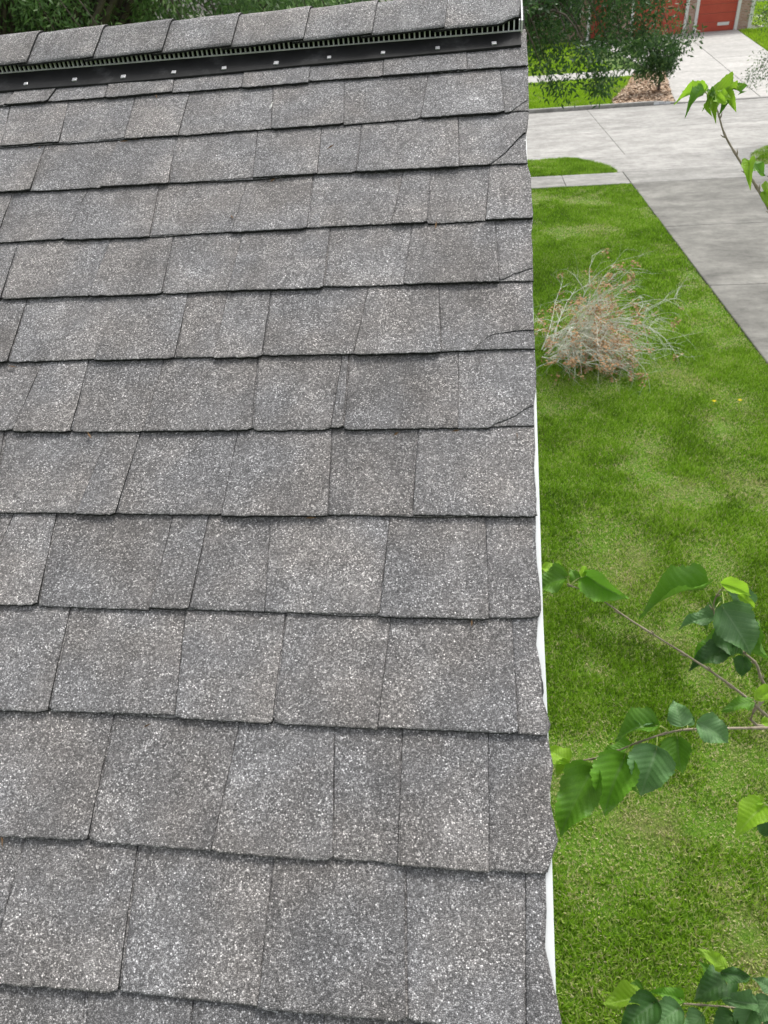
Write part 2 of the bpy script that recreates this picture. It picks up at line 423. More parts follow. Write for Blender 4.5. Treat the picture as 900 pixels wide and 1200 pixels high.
# back slope, walls and eave
YA = (WR @ Vector((0, .215, .036))); 
back = Matrix.Translation((0, 2 * YA.y, 0)) @ Matrix.Scale(-1, 4, (0, 1, 0))
V, F = [], []
for (r, u, z) in [(RL, -2.9, .0), (.002, -2.9, .0), (.002, .225, .0), (RL, .225, .0), (RL, -2.9, -.014), (.002, -2.9, -.014), (.002, .225, -.014), (RL, .225, -.014)]:
    V.append(HI @ (back @ (WR @ Vector((r, u, z)))))
F = [[0, 3, 2, 1], [4, 5, 6, 7], [0, 1, 5, 4], [1, 2, 6, 5], [2, 3, 7, 6], [3, 0, 4, 7]]
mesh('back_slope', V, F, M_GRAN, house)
zb = (WR @ Vector((0, -2.55, -.02)))
V = []; F = []
y0, y1 = zb.y, 2 * YA.y - zb.y
for xx in (-.30, -.42):
    V += [(xx + 3, y0 + 2, 0), (xx + 3, y1 + 2, 0), (xx + 3, y1 + 2, zb.z - .02), (xx + 3, YA.y + 2, YA.z - .09), (xx + 3, y0 + 2, zb.z - .02)]
F = [[0, 1, 2, 3, 4], [9, 8, 7, 6, 5]] + [[q, 5 + q, 5 + (q + 1) % 5, (q + 1) % 5] for q in range(5)]
mesh('wall', V, F, M_SIDING, house)
box('wall', RL + 3, -.425 + 3, y0 + 2, y0 + 2.12, 0, zb.z - .03, M_SIDING, house)
box('wall', RL + 3, -.425 + 3, y1 + 1.88, y1 + 2, 0, zb.z - .03, M_SIDING, house)

# ridge vent: flange, louvre bars, top, end
UF0, UF1, UL, ZL = .060, .1125, .1185, .0255
vent = empty('ridge_vent', (0, 0, 0), roof)
vx1 = -.0055
V, F = [], []
prof = [(UF0, .0075), (UF0 + .001, .0100), (UF1 - .001, .0100), (UF1, .0106), (UF1 + .0015, .0106), (UF1 + .003, .006), (UF1 + .01, .002), (UF0, .003)]
xs = np.linspace(RL, vx1, 60)
for x in xs:
    for u, z in prof: V.append((x, u + (max(-.012, .007 + .025 * x) if u < .08 else 0) + .0012 * mn.noise(Vector((x * 3, 0, 0))), z + .0012 * mn.noise(Vector((x * 4, 5, 0)))))
m = len(prof)
for j in range(len(xs) - 1):
    for q in range(m): F.append([j * m + q, (j + 1) * m + q, (j + 1) * m + (q + 1) % m, j * m + (q + 1) % m])
F.append(list(range(m))); F.append([(len(xs) - 1) * m + q for q in range(m)][::-1])
mesh('vent_flange', V, F, M_VENT, vent)
V, F = [], []; box_geo(RL, vx1, UF1 + .0005, UF1 + .0030, .0100, .0122, V, F); mesh('vent_lip', V, F, M_LOUV, vent)
V, F = [], []; box_geo(RL, vx1, UL + .012, .19, .004, .0275, V, F); mesh('vent_core', V, F, M_VDARK, vent)
V, F = [], []
x = vx1 - .003
while x > -2.4:
    b = len(V); w_ = .0013
    for (u, z) in ((UF1 + .002, .0095), (UL + .003, ZL + .002), (UL + .008, ZL + .002), (UF1 + .007, .006)):
        V += [(x - w_, u, z), (x + w_, u, z)]
    F += [[b, b + 1, b + 3, b + 2], [b + 2, b + 3, b + 5, b + 4], [b, b + 2, b + 4, b + 6], [b + 1, b + 7, b + 5, b + 3], [b + 6, b + 4, b + 5, b + 7], [b, b + 6, b + 7, b + 1]]
    x -= .0108
mesh('louvre_bars', V, F, M_LOUV, vent, kind='stuff')
V, F = [], []; box_geo(vx1, vx1 + .0035, UF1 + .001, .215, .006, .031, V, F); mesh('vent_end', V, F, M_LOUV, vent)
for x, y in [(31, 98.5), (88, 93.5), (145, 90), (204, 85), (263, 80), (324, 74), (386, 67.5), (449, 62), (513, 56.5), (579, 51)]:
    p = onroof(x, y, .0095)  # nails along the flange
    V, F = [], []; s = random.uniform(.0042, .0054); box_geo(-s, s, -s * random.uniform(.8, 1), s, -.002, .0012, V, F)
    o = mesh('nail_head', V, F, M_GALV, vent); o.location = (p.x, p.y - .002, .0112); o.rotation_euler.z = random.uniform(-.15, .15)
    b = o.modifiers.new('b', 'BEVEL'); b.width = .0006

# ridge caps
A_ = Vector((.215, .041))      # apex in roof frame (u, z)
capx = [r for r in [onroof(x, y, .03).x for x, y in [(-62, 84), (35, 77), (113, 70), (193, 65), (275, 56), (360, 46), (440, 39), (525, 31)]]]
caps = [capx[0] - .143 * k_ for k_ in range(10, 0, -1) if capx[0] - .143 * k_ > RL] + capx + [None]
cp2 = math.cos(2 * PIT); sp2 = math.sin(2 * PIT)
def cap_profile(ub_, zt):
    P = []
    for k_ in range(9):
        t = k_ / 8; P.append((ub_ + (A_.x - .022 - ub_) * t, .0315 + (A_.y - .0315) * t + zt, ))
    # rounded apex
    cen = Vector((A_.x - .022, A_.y + zt - .045))
    for k_ in range(1, 9):
        an = math.pi / 2 - (2 * PIT) * k_ / 8
        P.append((cen.x + .045 * math.cos(an), cen.y + .045 * math.sin(an)))
    d = Vector((math.cos(-2 * PIT), math.sin(-2 * PIT)))
    q0 = Vector(P[-1])
    for k_ in range(1, 6): q = q0 + d * (.09 * k_ / 5); P.append((q.x, q.y))
    return P
for ci in range(len(caps) - 1):
    a = caps[ci]; b = caps[ci + 1]
    last = b is None
    if last: b = -.0045
    ln = (b - a)
    a -= .03; ln += .03
    V, F, MI = [], [], []
    nx = 14; seed = ci * 3.7
    lean = .0
    xs = [0, .01] + [k_ / nx for k_ in range(1, nx)] + [.99, 1]
    for xi, s in enumerate(xs):
        x = a + ln * s
        rise = .0058 * s if not last else .0005 + .003 * s
        ub_ = .1035 + .0025 * mn.noise(Vector((x * 6, 1, 0))) + .0010 * mn.noise(Vector((x * 200, 1, 0))) + random.uniform(-.0003, .0003)
        if last and x > -.045: ub_ += min(.018, (x + .045) * .8)
        P = cap_profile(ub_, rise)
        for pi, (u, z) in enumerate(P):
            z2 = z + .0011 * mn.noise(Vector((x * 18, u * 18, 3))) - (.0007 if xi in (0, len(xs) - 1) or pi == 0 else 0)
            # side edges lean a little as on the roof
            V.append((x + (A_.x - u) * -.06 * (1 if xi > len(xs) - 3 else 0) + .0007 * mn.noise(Vector((seed, u * 150, 0))) * (1 if xi < 2 else 0), u, z2))
    m = len(P); nxs = len(xs)
    for xi in range(nxs - 1):
        for q in range(m - 1): F.append([xi * m + q, (xi + 1) * m + q, (xi + 1) * m + q + 1, xi * m + q + 1]); MI.append(0)
    ring = [(xi, 0) for xi in range(nxs)] + [(nxs - 1, q) for q in range(1, m)] + [(xi, m - 1) for xi in range(nxs - 2, -1, -1)] + [(0, q) for q in range(m - 2, 0, -1)]
    b0 = len(V); n = len(ring)
    for xi, q in ring: x, u, z = V[xi * m + q]; V.append((x, u, z - .0042))
    for q in range(n):
        a_ = ring[q][0] * m + ring[q][1]; b_ = ring[(q + 1) % n][0] * m + ring[(q + 1) % n][1]
        F.append([a_, b0 + q, b0 + (q + 1) % n, b_]); MI.append(1)
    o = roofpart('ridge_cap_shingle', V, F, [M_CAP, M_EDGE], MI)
    o.data.polygons.foreach_set('use_smooth', [q == 0 for q in MI])

# ------------------------------------------------------------------ ground, street, drives
YC0, YC1 = 20.35, 29.2          # street between its two kerbs
SLOPE = .04                     # the far side rises gently
def zfar(y): return max(0, (y - YC1)) * SLOPE
k = NT('lawn_soil', .95, .1)
c = k.mix(k.ramp(k.noise(1.1, 6, .65), [(.50, 0.0), (.70, 1.0)]), k.ramp(k.noise(40, 5, .7), [(.3, (.06, .14, .014)), (.6, (.13, .25, .025)), (.75, (.22, .28, .07))]),
          k.ramp(k.noise(60, 4, .7), [(.3, (.10, .12, .035)), (.7, (.28, .24, .12))]))
ln = k.n('ShaderNodeVectorMath', operation='LENGTH'); k.l(k.tc.outputs['Object'], ln.inputs[0])
far = k.n('ShaderNodeMapRange'); far.inputs[1].default_value = 34; far.inputs[2].default_value = 60; k.l(ln.outputs['Value'], far.inputs[0])
c = k.mix(far.outputs[0], c, k.ramp(k.noise(.08, 4, .6), [(.40, (.10, .12, .07)), (.60, (.24, .23, .21))]))
k.bump(k.noise(45, 4, .7), .03, .8); M_SOIL = k.col(c)
def concrete(name, a, b, joint=.5):
    k = NT(name, .8, .3)
    mp = k.n('ShaderNodeMapping'); mp.inputs['Scale'].default_value = (.6, 1, 1); k.l(k.tc.outputs['Object'], mp.inputs[0])
    c = k.ramp(k.noise(1.3, 8, .74, mp.outputs[0]), [(.30, a), (.5, tuple((x + y) / 2 for x, y in zip(a, b))), (.68, b)])
    c = k.mix(1.0, c, k.ramp(k.noise(5, 7, .75), [(.3, .74), (.52, 1.0), (.66, 1.12), (.76, 1.4)]), 'MULTIPLY')
    c = k.mix(1.0, c, k.ramp(k.noise(150, 2, .6), [(.3, .88), (.7, 1.1)]), 'MULTIPLY')
    oi = k.n('ShaderNodeObjectInfo'); mr = k.n('ShaderNodeMapRange'); mr.inputs[3].default_value = .94; mr.inputs[4].default_value = 1.06
    k.l(oi.outputs['Random'], mr.inputs[0]); c = k.mix(1.0, c, mr.outputs[0], 'MULTIPLY')
    k.bump(k.noise(120, 3, .6), .003, .5); return k.col(c)
M_STREET = concrete('street_concrete', (.22, .213, .195), (.46, .447, .418))
M_DRIVE = concrete('drive_concrete', (.085, .083, .072), (.29, .282, .252))
M_WALK = concrete('walk_concrete', (.16, .157, .14), (.38, .37, .345))
M_FARDRIVE = concrete('far_drive_concrete', (.36, .35, .32), (.52, .50, .47))
k = NT('joint_dark', .95, .1); M_JOINT = k.col((.10, .095, .085))

gV = []; gF = []
XS = [-900, -60, -20, -5, 0, 5, 20, 60, 900]; YS = [-300, -30, -5, 5, 16, YC1, 33, 37, 44, 52, 80, 300, 1500]
for y in YS:
    for x in XS:
        z = -.035 if y <= YC1 else min(zfar(y), 1.2) - .035
        gV.append((x, y, z))
nx = len(XS)
gF = [[j * nx + i, j * nx + i + 1, (j + 1) * nx + i + 1, (j + 1) * nx + i] for j in range(len(YS) - 1) for i in range(nx - 1)]
ground_o = mesh('ground', gV, gF, M_SOIL, kind='structure')

def slab_geo(poly, z0, h, g=.006):
    """one slab with softened rim; poly is a list of (x, y), counter-clockwise"""
    c = Vector((sum(p[0] for p in poly) / len(poly), sum(p[1] for p in poly) / len(poly)))
    def ins(d):
        o = []
        n = len(poly)
        for i in range(n):
            p = Vector(poly[i]); a = (p - Vector(poly[i - 1])).normalized(); b = (Vector(poly[(i + 1) % n]) - p).normalized()
            na = Vector((-a.y, a.x)); nb = Vector((-b.y, b.x)); m = (na + nb); m = m / max(.3, m.length_squared) * 2
            o.append(p + m * d)
        return o
    R0 = ins(g); R1 = ins(g + .012); n = len(poly)
    zz = (lambda p: z0(p.y)) if callable(z0) else (lambda p: z0)
    V = [(p.x, p.y, zz(p) - h) for p in R0] + [(p.x, p.y, zz(p) - .008) for p in R0] + [(p.x, p.y, zz(p)) for p in R1]
    F = [[q, (q + 1) % n, n + (q + 1) % n, n + q] for q in range(n)] + [[n + q, n + (q + 1) % n, 2 * n + (q + 1) % n, 2 * n + q] for q in range(n)] + [[2 * n + q for q in range(n)]]
    return V, F
def slab(name, poly, z0, m, parent, h=.09, g=.006):
    V, F = slab_geo(poly, z0, h, g); return mesh(name, V, F, m, parent)

# street of concrete slabs
road = empty('road', (0, 0, 0), kind='structure')
tj = [-34, -25.5, -17, -8.5, 3.84 - 4.3 * 0 - 3.9, 3.84, 12.5, 21, 29.5, 38]
tj = [-30, -21.5, -13, -4.6, 3.84, 12.3, 20.8, 29.3]
ym = (YC0 + YC1) / 2 - .3
for a, b in zip(tj[:-1], tj[1:]):
    for c0, c1 in ((YC0 - .02, ym), (ym, YC1 + .02)):
        slab('slab', [(a, c0), (b, c0), (b, c1), (a, c1)], -.02, M_STREET, road)
V, F = [], []; box_geo(-30, 30, YC0, YC1, -.09, -.028, V, F); mesh('joint_filler', V, F, M_JOINT, road)
# near drive: slabs from the street apron down past the roof
DX0, DX1 = 3.44, 6.45
drive = empty('driveway', (0, 0, 0), kind='structure')
yj = [ground(730, 208).y, ground(790, 265).y, ground(843, 334).y]
yj = [YC0, 18.15, 16.85, yj[1], yj[2], yj[2] - 3.05, yj[2] - 6.1, yj[2] - 9.1, yj[2] - 12.2]
YD = yj
for q, (a, b) in enumerate(zip(yj[:-1], yj[1:])):
    if q == 0:
        poly = [(DX0 - .12, b), (DX1 + .10, b), (DX1 + .28, b + .6), (DX1 + .62, b + 1.15), (DX1 + 1.15, b + 1.65), (DX1 + 1.9, a - .03), (DX0 - .95, a - .03), (DX0 - .62, b + 1.5), (DX0 - .30, b + .95), (DX0 - .17, b + .5)]
        slab('slab', poly, -.004, M_STREET, drive)
        continue
    slab('slab', [(DX0, b), (DX1, b), (DX1, a), (DX0, a)], 0.0, M_DRIVE if q > 1 else M_WALK, drive)
V, F = [], []; box_geo(DX0 + .01, DX1 - .01, yj[-1], YC0, -.1, -.014, V, F); mesh('joint_filler', V, F, M_JOINT, drive)
walk = empty('sidewalk', (0, 0, 0), kind='structure')
x = DX0 - .004; 
for q in range(9):
    slab('slab', [(x - 1.5, 16.88), (x, 16.88), (x, 18.12), (x - 1.5, 18.12)], -.004, M_WALK, walk); x -= 1.5
x = DX1 + .004
for q in range(7):
    slab('slab', [(x, 16.88), (x + 1.5, 16.88), (x + 1.5, 18.12), (x, 18.12)], -.004, M_WALK, walk); x += 1.5
# kerb of the near verge
kerb = empty('kerb', (0, 0, 0), kind='structure')
def kerb_piece(pts, z0, hh=.10, wd=.16, parent=kerb, m=M_STREET, name='kerb_stone'):
    V, F = [], []
    n = len(pts)
    for i, p in enumerate(pts):
        p = Vector(p); t = (Vector(pts[min(i + 1, n - 1)]) - Vector(pts[max(i - 1, 0)])).normalized(); nn = Vector((-t.y, t.x))
        h_ = hh if not callable(hh) else hh(i / (n - 1))
        for o, z in ((0, -.12), (0, h_ - .02), (.025, h_), (wd, h_), (wd, -.12)):
            q = p + nn * o; V.append((q.x, q.y, z0 + z))
    for i in range(n - 1):
        for q in range(5): F.append([i * 5 + q, (i + 1) * 5 + q, (i + 1) * 5 + (q + 1) % 5, i * 5 + (q + 1) % 5])
    F += [[0, 1, 2, 3, 4][::-1], [(n - 1) * 5 + q for q in range(5)]]
    return mesh(name, V, F, m, parent)
# far kerb: standing on the left of the far drive, dropped across it
FX0, FX1 = ground(792, 118).x, 12.4
for a, b in ((-28, -22), (-22, -16), (-16, -10), (-10, -4), (-4, 2), (2, FX0 - .9)):
    kerb_piece([(a + .006, YC1), (b - .006, YC1)], -.02, .13)
kerb_piece([(FX0 - .9 + .006, YC1), (FX0 - .4, YC1), (FX0 + .2, YC1)], -.02, lambda t: .13 - .09 * t)
kerb_piece([(FX0 + .21, YC1), (FX1, YC1)], -.02, .035)
kerb_piece([(FX1 + .01, YC1), (FX1 + .5, YC1), (FX1 + 1.1, YC1)], -.02, lambda t: .04 + .09 * t)
for a, b in ((FX1 + 1.11, 20), (20, 29)): kerb_piece([(a + .006, YC1), (b - .006, YC1)], -.02, .13)

# ------------------------------------------------------------------ grass
def leafcol(name, stops, rough=.55, trans=.35, attr='tint'):
    k = NT(name, rough, .3)
    at_ = k.n('ShaderNodeAttribute'); at_.attribute_name = attr
    c = k.ramp(at_.outputs['Fac'], stops)
    k.col(c)
    tr = k.n('ShaderNodeBsdfTranslucent'); k.l(c, tr.inputs[0])
    mx = k.n('ShaderNodeMixShader'); mx.inputs[0].default_value = trans
    out = [n for n in k.t.nodes if n.type == 'OUTPUT_MATERIAL'][0]
    k.l(k.b.outputs[0], mx.inputs[1]); k.l(tr.outputs[0], mx.inputs[2]); k.l(mx.outputs[0], out.inputs[0])
    return k.m
M_GRASS = leafcol('grass_blade', [(0, (.07, .15, .014)), (.30, (.19, .36, .018)), (.62, (.35, .58, .038)), (.80, (.52, .64, .17)), (.90, (.60, .55, .30)), (1, (.76, .66, .44))], .6, .3)
def vnoise(x, y, s, seed):
    """cheap value noise on numpy arrays"""
    xs = x * s + seed * 17.3; ys = y * s + seed * 5.1
    xi = np.floor(xs).astype(int); yi = np.floor(ys).astype(int); xf = xs - xi; yf = ys - yi
    xf = xf * xf * (3 - 2 * xf); yf = yf * yf * (3 - 2 * yf)
    def h(a, b):
        n = (a * 374761393 + b * 668265263 + seed * 1442695) & 0x7fffffff
        n = ((n ^ (n >> 13)) * 1274126177) & 0x7fffffff
        return ((n ^ (n >> 16)) & 0xffff) / 65535.0
    return (h(xi, yi) * (1 - xf) + h(xi + 1, yi) * xf) * (1 - yf) + (h(xi, yi + 1) * (1 - xf) + h(xi + 1, yi + 1) * xf) * yf
def bare(x, y):
    n = .5 * vnoise(x, y, .9, 3) + .3 * vnoise(x, y, 2.3, 5) + .2 * vnoise(x, y, 6, 8)
    b = np.clip((n - .56) / .18, 0, 1)
    # the two thin straw patches on the lawn
    for (cx, cy, r) in BARES: b = np.maximum(b, np.clip(1.25 - np.hypot((x - cx), (y - cy) * .55) / r, 0, 1) * (.55 + .6 * vnoise(x, y, 5, 2)))
    return b
BARES = []
for x, y, r in [(790, 438, .30), (805, 442, .22), (770, 432, .2), (830, 385, .25), (880, 560, .3), (760, 520, .25), (690, 330, .3), (715, 645, .38), (745, 640, .25), (840, 660, .25), (885, 1120, .22), (700, 665, .2), (862, 470, .3), (850, 500, .3)]:
    p = ground(x, y); BARES.append((p.x, p.y, r))
def make_grass(name, regions, m=M_GRASS, **pk):
    Vs = []; Ts = []
    for (x0, x1, y0, y1, dens, wid, hgt, zf, mask) in regions:
        n = int((x1 - x0) * (y1 - y0) * dens)
        x = rng.uniform(x0, x1, n); y = rng.uniform(y0, y1, n)
        if mask is not None:
            kk = mask(x, y); x = x[kk]; y = y[kk]; n = len(x)
        b = bare(x, y)
        keep = rng.random(n) > b * .55; x = x[keep]; y = y[keep]; b = b[keep]; n = len(x)
        clump = vnoise(x, y, 9, 11)
        h = hgt * rng.uniform(.5, 1.2, n) * (.65 + .6 * clump) * (1 - .5 * b)
        an = rng.uniform(0, 2 * math.pi, n); lean = rng.uniform(.1, .9, n) * h
        la = rng.uniform(0, 2 * math.pi, n)
        w_ = wid * rng.uniform(.6, 1.3, n)
        z = zf(y) - .03
        v = np.zeros((n, 3, 3))
        v[:, 0, 0] = x - np.cos(an) * w_; v[:, 0, 1] = y - np.sin(an) * w_; v[:, 0, 2] = z
        v[:, 1, 0] = x + np.cos(an) * w_; v[:, 1, 1] = y + np.sin(an) * w_; v[:, 1, 2] = z
        v[:, 2, 0] = x + np.cos(la) * lean; v[:, 2, 1] = y + np.sin(la) * lean; v[:, 2, 2] = z + h
        big = vnoise(x, y, .5, 21) * .3 + vnoise(x, y, 1.7, 23) * .35 + vnoise(x, y, 5, 29) * .35
        t = rng.beta(1.1, 1.3, n) * .76 + .02 + (big - .5) * .62
        straw = rng.random(n) < (.05 + .10 * np.clip((7 - y) / 6, 0, 1) + .62 * b)
        t[straw] = rng.uniform(.80, 1.0, straw.sum()); h[straw] *= .7; v[:, 2, 2] = z + h
        Vs.append(v.reshape(-1, 3)); Ts.append(np.repeat(np.clip(t, 0, 1), 3))
    V = np.concatenate(Vs); T = np.concatenate(Ts); nv = len(V); nf = nv // 3
    me = bpy.data.meshes.new(name); me.vertices.add(nv); me.vertices.foreach_set('co', V.ravel().astype('f4'))
    me.loops.add(nv); me.loops.foreach_set('vertex_index', np.arange(nv, dtype='i4'))
    me.polygons.add(nf); me.polygons.foreach_set('loop_start', np.arange(0, nv, 3, dtype='i4')); me.polygons.foreach_set('loop_total', np.full(nf, 3, dtype='i4'))
    at_ = me.attributes.new('tint', 'FLOAT', 'POINT'); at_.data.foreach_set('value', T.astype('f4'))
    me.materials.append(m); me.update(calc_edges=True)
    o = bpy.data.objects.new(name, me); COL.objects.link(o)
    return props(o, kind='stuff', **pk)
z0f = lambda y: np.zeros_like(y)
zff = lambda y: np.maximum(0, y - YC1) * SLOPE
make_grass('grass', [(-.25, DX0, -1.6, 3.2, 20000, .0042, .040, z0f, None), (-.2, DX0, 3.2, 8, 11000, .0052, .045, z0f, None),
                     (.2, DX0, 8, 16.84, 5200, .0075, .05, z0f, None)],
           label='green front lawn with straw patches beside the house', cat='lawn')
def vmask(x, y):
    # rounded corners towards the apron
    a = DX0 - .12 - np.clip((y - 18.3) / 2.0, 0, 1) ** 2 * .95
    return x < a
make_grass('grass', [(-1.5, DX0, 18.16, YC0 - .03, 5200, .008, .07, z0f, vmask)], label='small rounded strip of green grass between sidewalk and street', cat='grass')
def vmask2(x, y):
    a = DX1 + .12 + np.clip((y - 18.3) / 2.0, 0, 1) ** 2 * .9
    return x > a
make_grass('grass', [(DX1, 11, 18.16, YC0 - .03, 4200, .008, .07, z0f, vmask2), (DX1 + .05, 9.5, 8, 16.85, 2200, .007, .06, z0f, None)],
           label='patch of grass at the right edge beyond the driveway', cat='grass')

# ------------------------------------------------------------------ far side of the street
def G(x, y): return ground(x, y, 0, SLOPE, YC1)
# sidewalk across the street
p1 = G(622, 92); p2 = G(740, 84)
FY = (G(640, 96).y, G(640, 88).y)
fw = empty('far_sidewalk', (0, 0, 0), kind='structure')
GAR = G(840, 37).y + .2
DL0 = FX0 - .1
for q in range(14):
    a = DL0 - 2.0 * (q + 1); slab('slab', [(a, FY[0]), (a + 2.0, FY[0]), (a + 2.0, FY[1]), (a, FY[1])], lambda y: zfar(y) + .0, M_FARDRIVE, fw)
# far drive polygon
fd = empty('far_driveway', (0, 0, 0), kind='structure')
RB = [G(900, 60), G(870, 39)]
mR = (RB[1].x - RB[0].x) / (RB[1].y - RB[0].y)
xr = lambda y: RB[0].x + mR * (y - RB[0].y)
jc = [G(833, 65), G(857, 85)]; mC = (jc[0].x - jc[1].x) / (jc[0].y - jc[1].y); xc = lambda y: jc[1].x + mC * (y - jc[1].y)
le = [G(790, 117), G(783, 93)]; 
def xl(y): return max(le[0].x + (le[1].x - le[0].x) / (le[1].y - le[0].y) * (y - le[0].y), DL0) if y < FY[0] else le[1].x - .1 * (y - FY[0])
ys_ = [YC1 + .17, FY[0], (FY[0] + FY[1]) / 2 + 2.4, 44.5, GAR]
for a, b in zip(ys_[:-1], ys_[1:]):
    slab('slab', [(xl(a), a), (xc(a), a), (xc(b), b), (xl(b), b)], lambda y: zfar(y) + .005, M_FARDRIVE, fd, g=.012)
    slab('slab', [(xc(a), a), (xr(a), a), (xr(b), b), (xc(b), b)], lambda y: zfar(y) + .005, M_FARDRIVE, fd, g=.012)
def fmask(x, y): return x < np.where(y < FY[0], mulch_l(y), DL0)
mb = [G(717, 119), G(745, 93)]
def mulch_l(y): return mb[0].x + (mb[1].x - mb[0].x) * np.clip((y - mb[0].y) / (mb[1].y - mb[0].y), 0, 1)
M_FGRASS = leafcol('far_grass_blade', [(0, (.18, .31, .015)), (.35, (.32, .52, .02)), (.68, (.42, .64, .035)), (.82, (.5, .68, .08)), (.90, (.42, .42, .19)), (1, (.55, .50, .28))], .6, .3)
make_grass('grass', [(-3, DL0, YC1 + .18, FY[0] - .02, 1500, .016, .09, zff, fmask)], M_FGRASS,
           label='strip of bright grass across the street beside the kerb', cat='grass')
make_grass('grass', [(-3, DL0 - 1, FY[1] + .05, GAR, 700, .022, .11, zff, lambda x, y: x < DL0 - .1 * (y - FY[0]))], M_FGRASS,
           label='bright lawn of the red-doored house behind the oak foliage', cat='lawn')
make_grass('grass', [(9, 30, 33, 75, 500, .028, .12, lambda y: np.minimum(np.maximum(0, y - YC1) * SLOPE, 1.2), lambda x, y: (x > xr(np.minimum(y, GAR)) + .05 + (y > GAR - .3) * 1.4))], M_FGRASS,
           label='lawn to the right of the red garage door', cat='lawn')
# mulch bed
k = NT('mulch_chip', .9, .2); at_ = k.n('ShaderNodeAttribute'); at_.attribute_name = 'tint'
M_MULCH = k.col(k.ramp(at_.outputs['Fac'], [(0, (.22, .13, .08)), (.4, (.48, .33, .22)), (.75, (.66, .50, .36)), (1, (.78, .66, .52))]))
V = []; F = []; T = []
ya, yb = YC1 + .2, FY[0] - .05
poly = [(mulch_l(ya), ya), (xl(ya) - .05, ya), (xl(yb) - .1, yb), (mulch_l(yb), yb)]
mbed = mesh('mulch_bed', [(x, y, zfar(y) + .03) for x, y in poly], [[0, 1, 2, 3]], NT('mulch_base', .95, .1).col((.32, .2, .13)),
            label='tan wood-chip bed round the young tree by the far kerb', cat='mulch bed')
for _ in range(9000):
    y = random.uniform(ya, yb); x = random.uniform(mulch_l(y), xl(y) - .08)
    c = Vector((x, y, zfar(y) + .035 + random.uniform(0, .04))); a = random.uniform(0, 6.28); s = random.uniform(.03, .075); t = random.uniform(.25, .6) * s
    d = Vector((math.cos(a), math.sin(a), random.uniform(-.4, .4))) * s; e = Vector((-math.sin(a), math.cos(a), random.uniform(-.5, .5))) * t
    b = len(V); V += [c - d - e, c + d - e, c + d + e, c - d + e]; F.append([b, b + 1, b + 2, b + 3]); T += [random.random()] * 4
mc = mesh('chips', V, F, M_MULCH, mbed, kind='stuff')
a_ = mc.data.attributes.new('tint', 'FLOAT', 'POINT'); a_.data.foreach_set('value', T)

# house number painted on the kerb
M_PAINT = NT('kerb_paint', .7, .3).col((.78, .79, .80)); M_NUM = NT('number_paint', .7, .3).col((.10, .12, .16))
kp = ground(775, 121.5)
plate = mesh('kerb_number', [(kp.x - .30, YC1 - .004, -.005), (kp.x + .30, YC1 - .004, -.005), (kp.x + .30, YC1 - .004, .082), (kp.x - .30, YC1 - .004, .082)], [[0, 1, 2, 3]], M_PAINT,
             label='white painted house number panel on the far kerb face', cat='house number')
tc_ = bpy.data.curves.new('digits', 'FONT'); tc_.body = '2117'; tc_.size = .12; tc_.extrude = .001; tc_.align_x = 'CENTER'
to = bpy.data.objects.new('digits', tc_); COL.objects.link(to)
dg = bpy.context.evaluated_depsgraph_get(); tm = bpy.data.meshes.new_from_object(to.evaluated_get(dg)); bpy.data.objects.remove(to)
tm.materials.clear(); tm.materials.append(M_NUM)
td = bpy.data.objects.new('digits', tm); COL.objects.link(td); td.parent = plate
td.location = (kp.x, YC1 - .008, 0.0); td.rotation_euler = (math.pi / 2, 0, 0)

# ------------------------------------------------------------------ the brick house across the street
k = NT('brick', .85, .2)
bt = k.n('ShaderNodeTexBrick'); bt.inputs['Scale'].default_value = 1.0
bt.inputs['Brick Width'].default_value = .22; bt.inputs['Row Height'].default_value = .075; bt.inputs['Mortar Size'].default_value = .010
bt.inputs['Color1'].default_value = (.36, .17, .12, 1); bt.inputs['Color2'].default_value = (.50, .30, .23, 1); bt.inputs['Mortar'].default_value = (.5, .46, .42, 1)
sx = k.n('ShaderNodeSeparateXYZ'); k.l(k.tc.outputs['Object'], sx.inputs[0]); cb = k.n('ShaderNodeCombineXYZ')
k.l(k.math('ADD', sx.outputs[0], sx.outputs[1]), cb.inputs[0]); k.l(sx.outputs[2], cb.inputs[1]); k.l(cb.outputs[0], bt.inputs['Vector'])
M_BRICK = k.col(bt.outputs[0])
k = NT('red_paint', .5, .4); M_RED = k.col(k.ramp(k.noise(2, 4), [(.3, (.50, .075, .045)), (.7, (.58, .10, .06))]))
M_PINK = NT('faded_red', .6, .3).col((.62, .26, .20)); M_TRIM = NT('white_trim', .5, .4).col((.80, .79, .76))
M_GLASS = NT('window_glass', .08, .6).col((.05, .06, .07))
k = NT('far_shingles', .9, .2); M_FROOF = k.col(k.ramp(k.noise(8, 5), [(.3, (.10, .09, .085)), (.7, (.2, .18, .17))]))
zg = zfar(GAR)
gl = G(812, 37); gr = G(866, 37)
gx0, gx1 = gl.x, gr.x
bh = empty('brick_house', (gx0 - 5, GAR + 4, zg), label='brick house with red garage doors and white trim across the street', cat='house')
def hb(name, x0, x1, y0, y1, z0, z1, m, parent=bh, org=(gx0 - 5, GAR + 4, zg), **kk):
    return box(name, x0 - org[0], x1 - org[0], y0 - org[1], y1 - org[1], z0, z1, m, parent, **kk)
Yw = GAR + .12
HX0 = gx0 - 12
g2a, g2b = gx0 - .75 - 2.9, gx0 - .75        # second door to the left
hb('wall', gx1 + .18, gx1 + .75, Yw, Yw + .2, -.1, 2.9, M_BRICK)
hb('wall', g2b + .18, gx0 - .18, Yw, Yw + .2, -.1, 2.9, M_BRICK)
hb('wall', g2a - .75, g2a - .18, Yw, Yw + .2, -.1, 2.9, M_BRICK)
hb('wall', g2a - .74, gx1 + .74, Yw + .003, Yw + .197, 2.35, 2.9, M_BRICK)
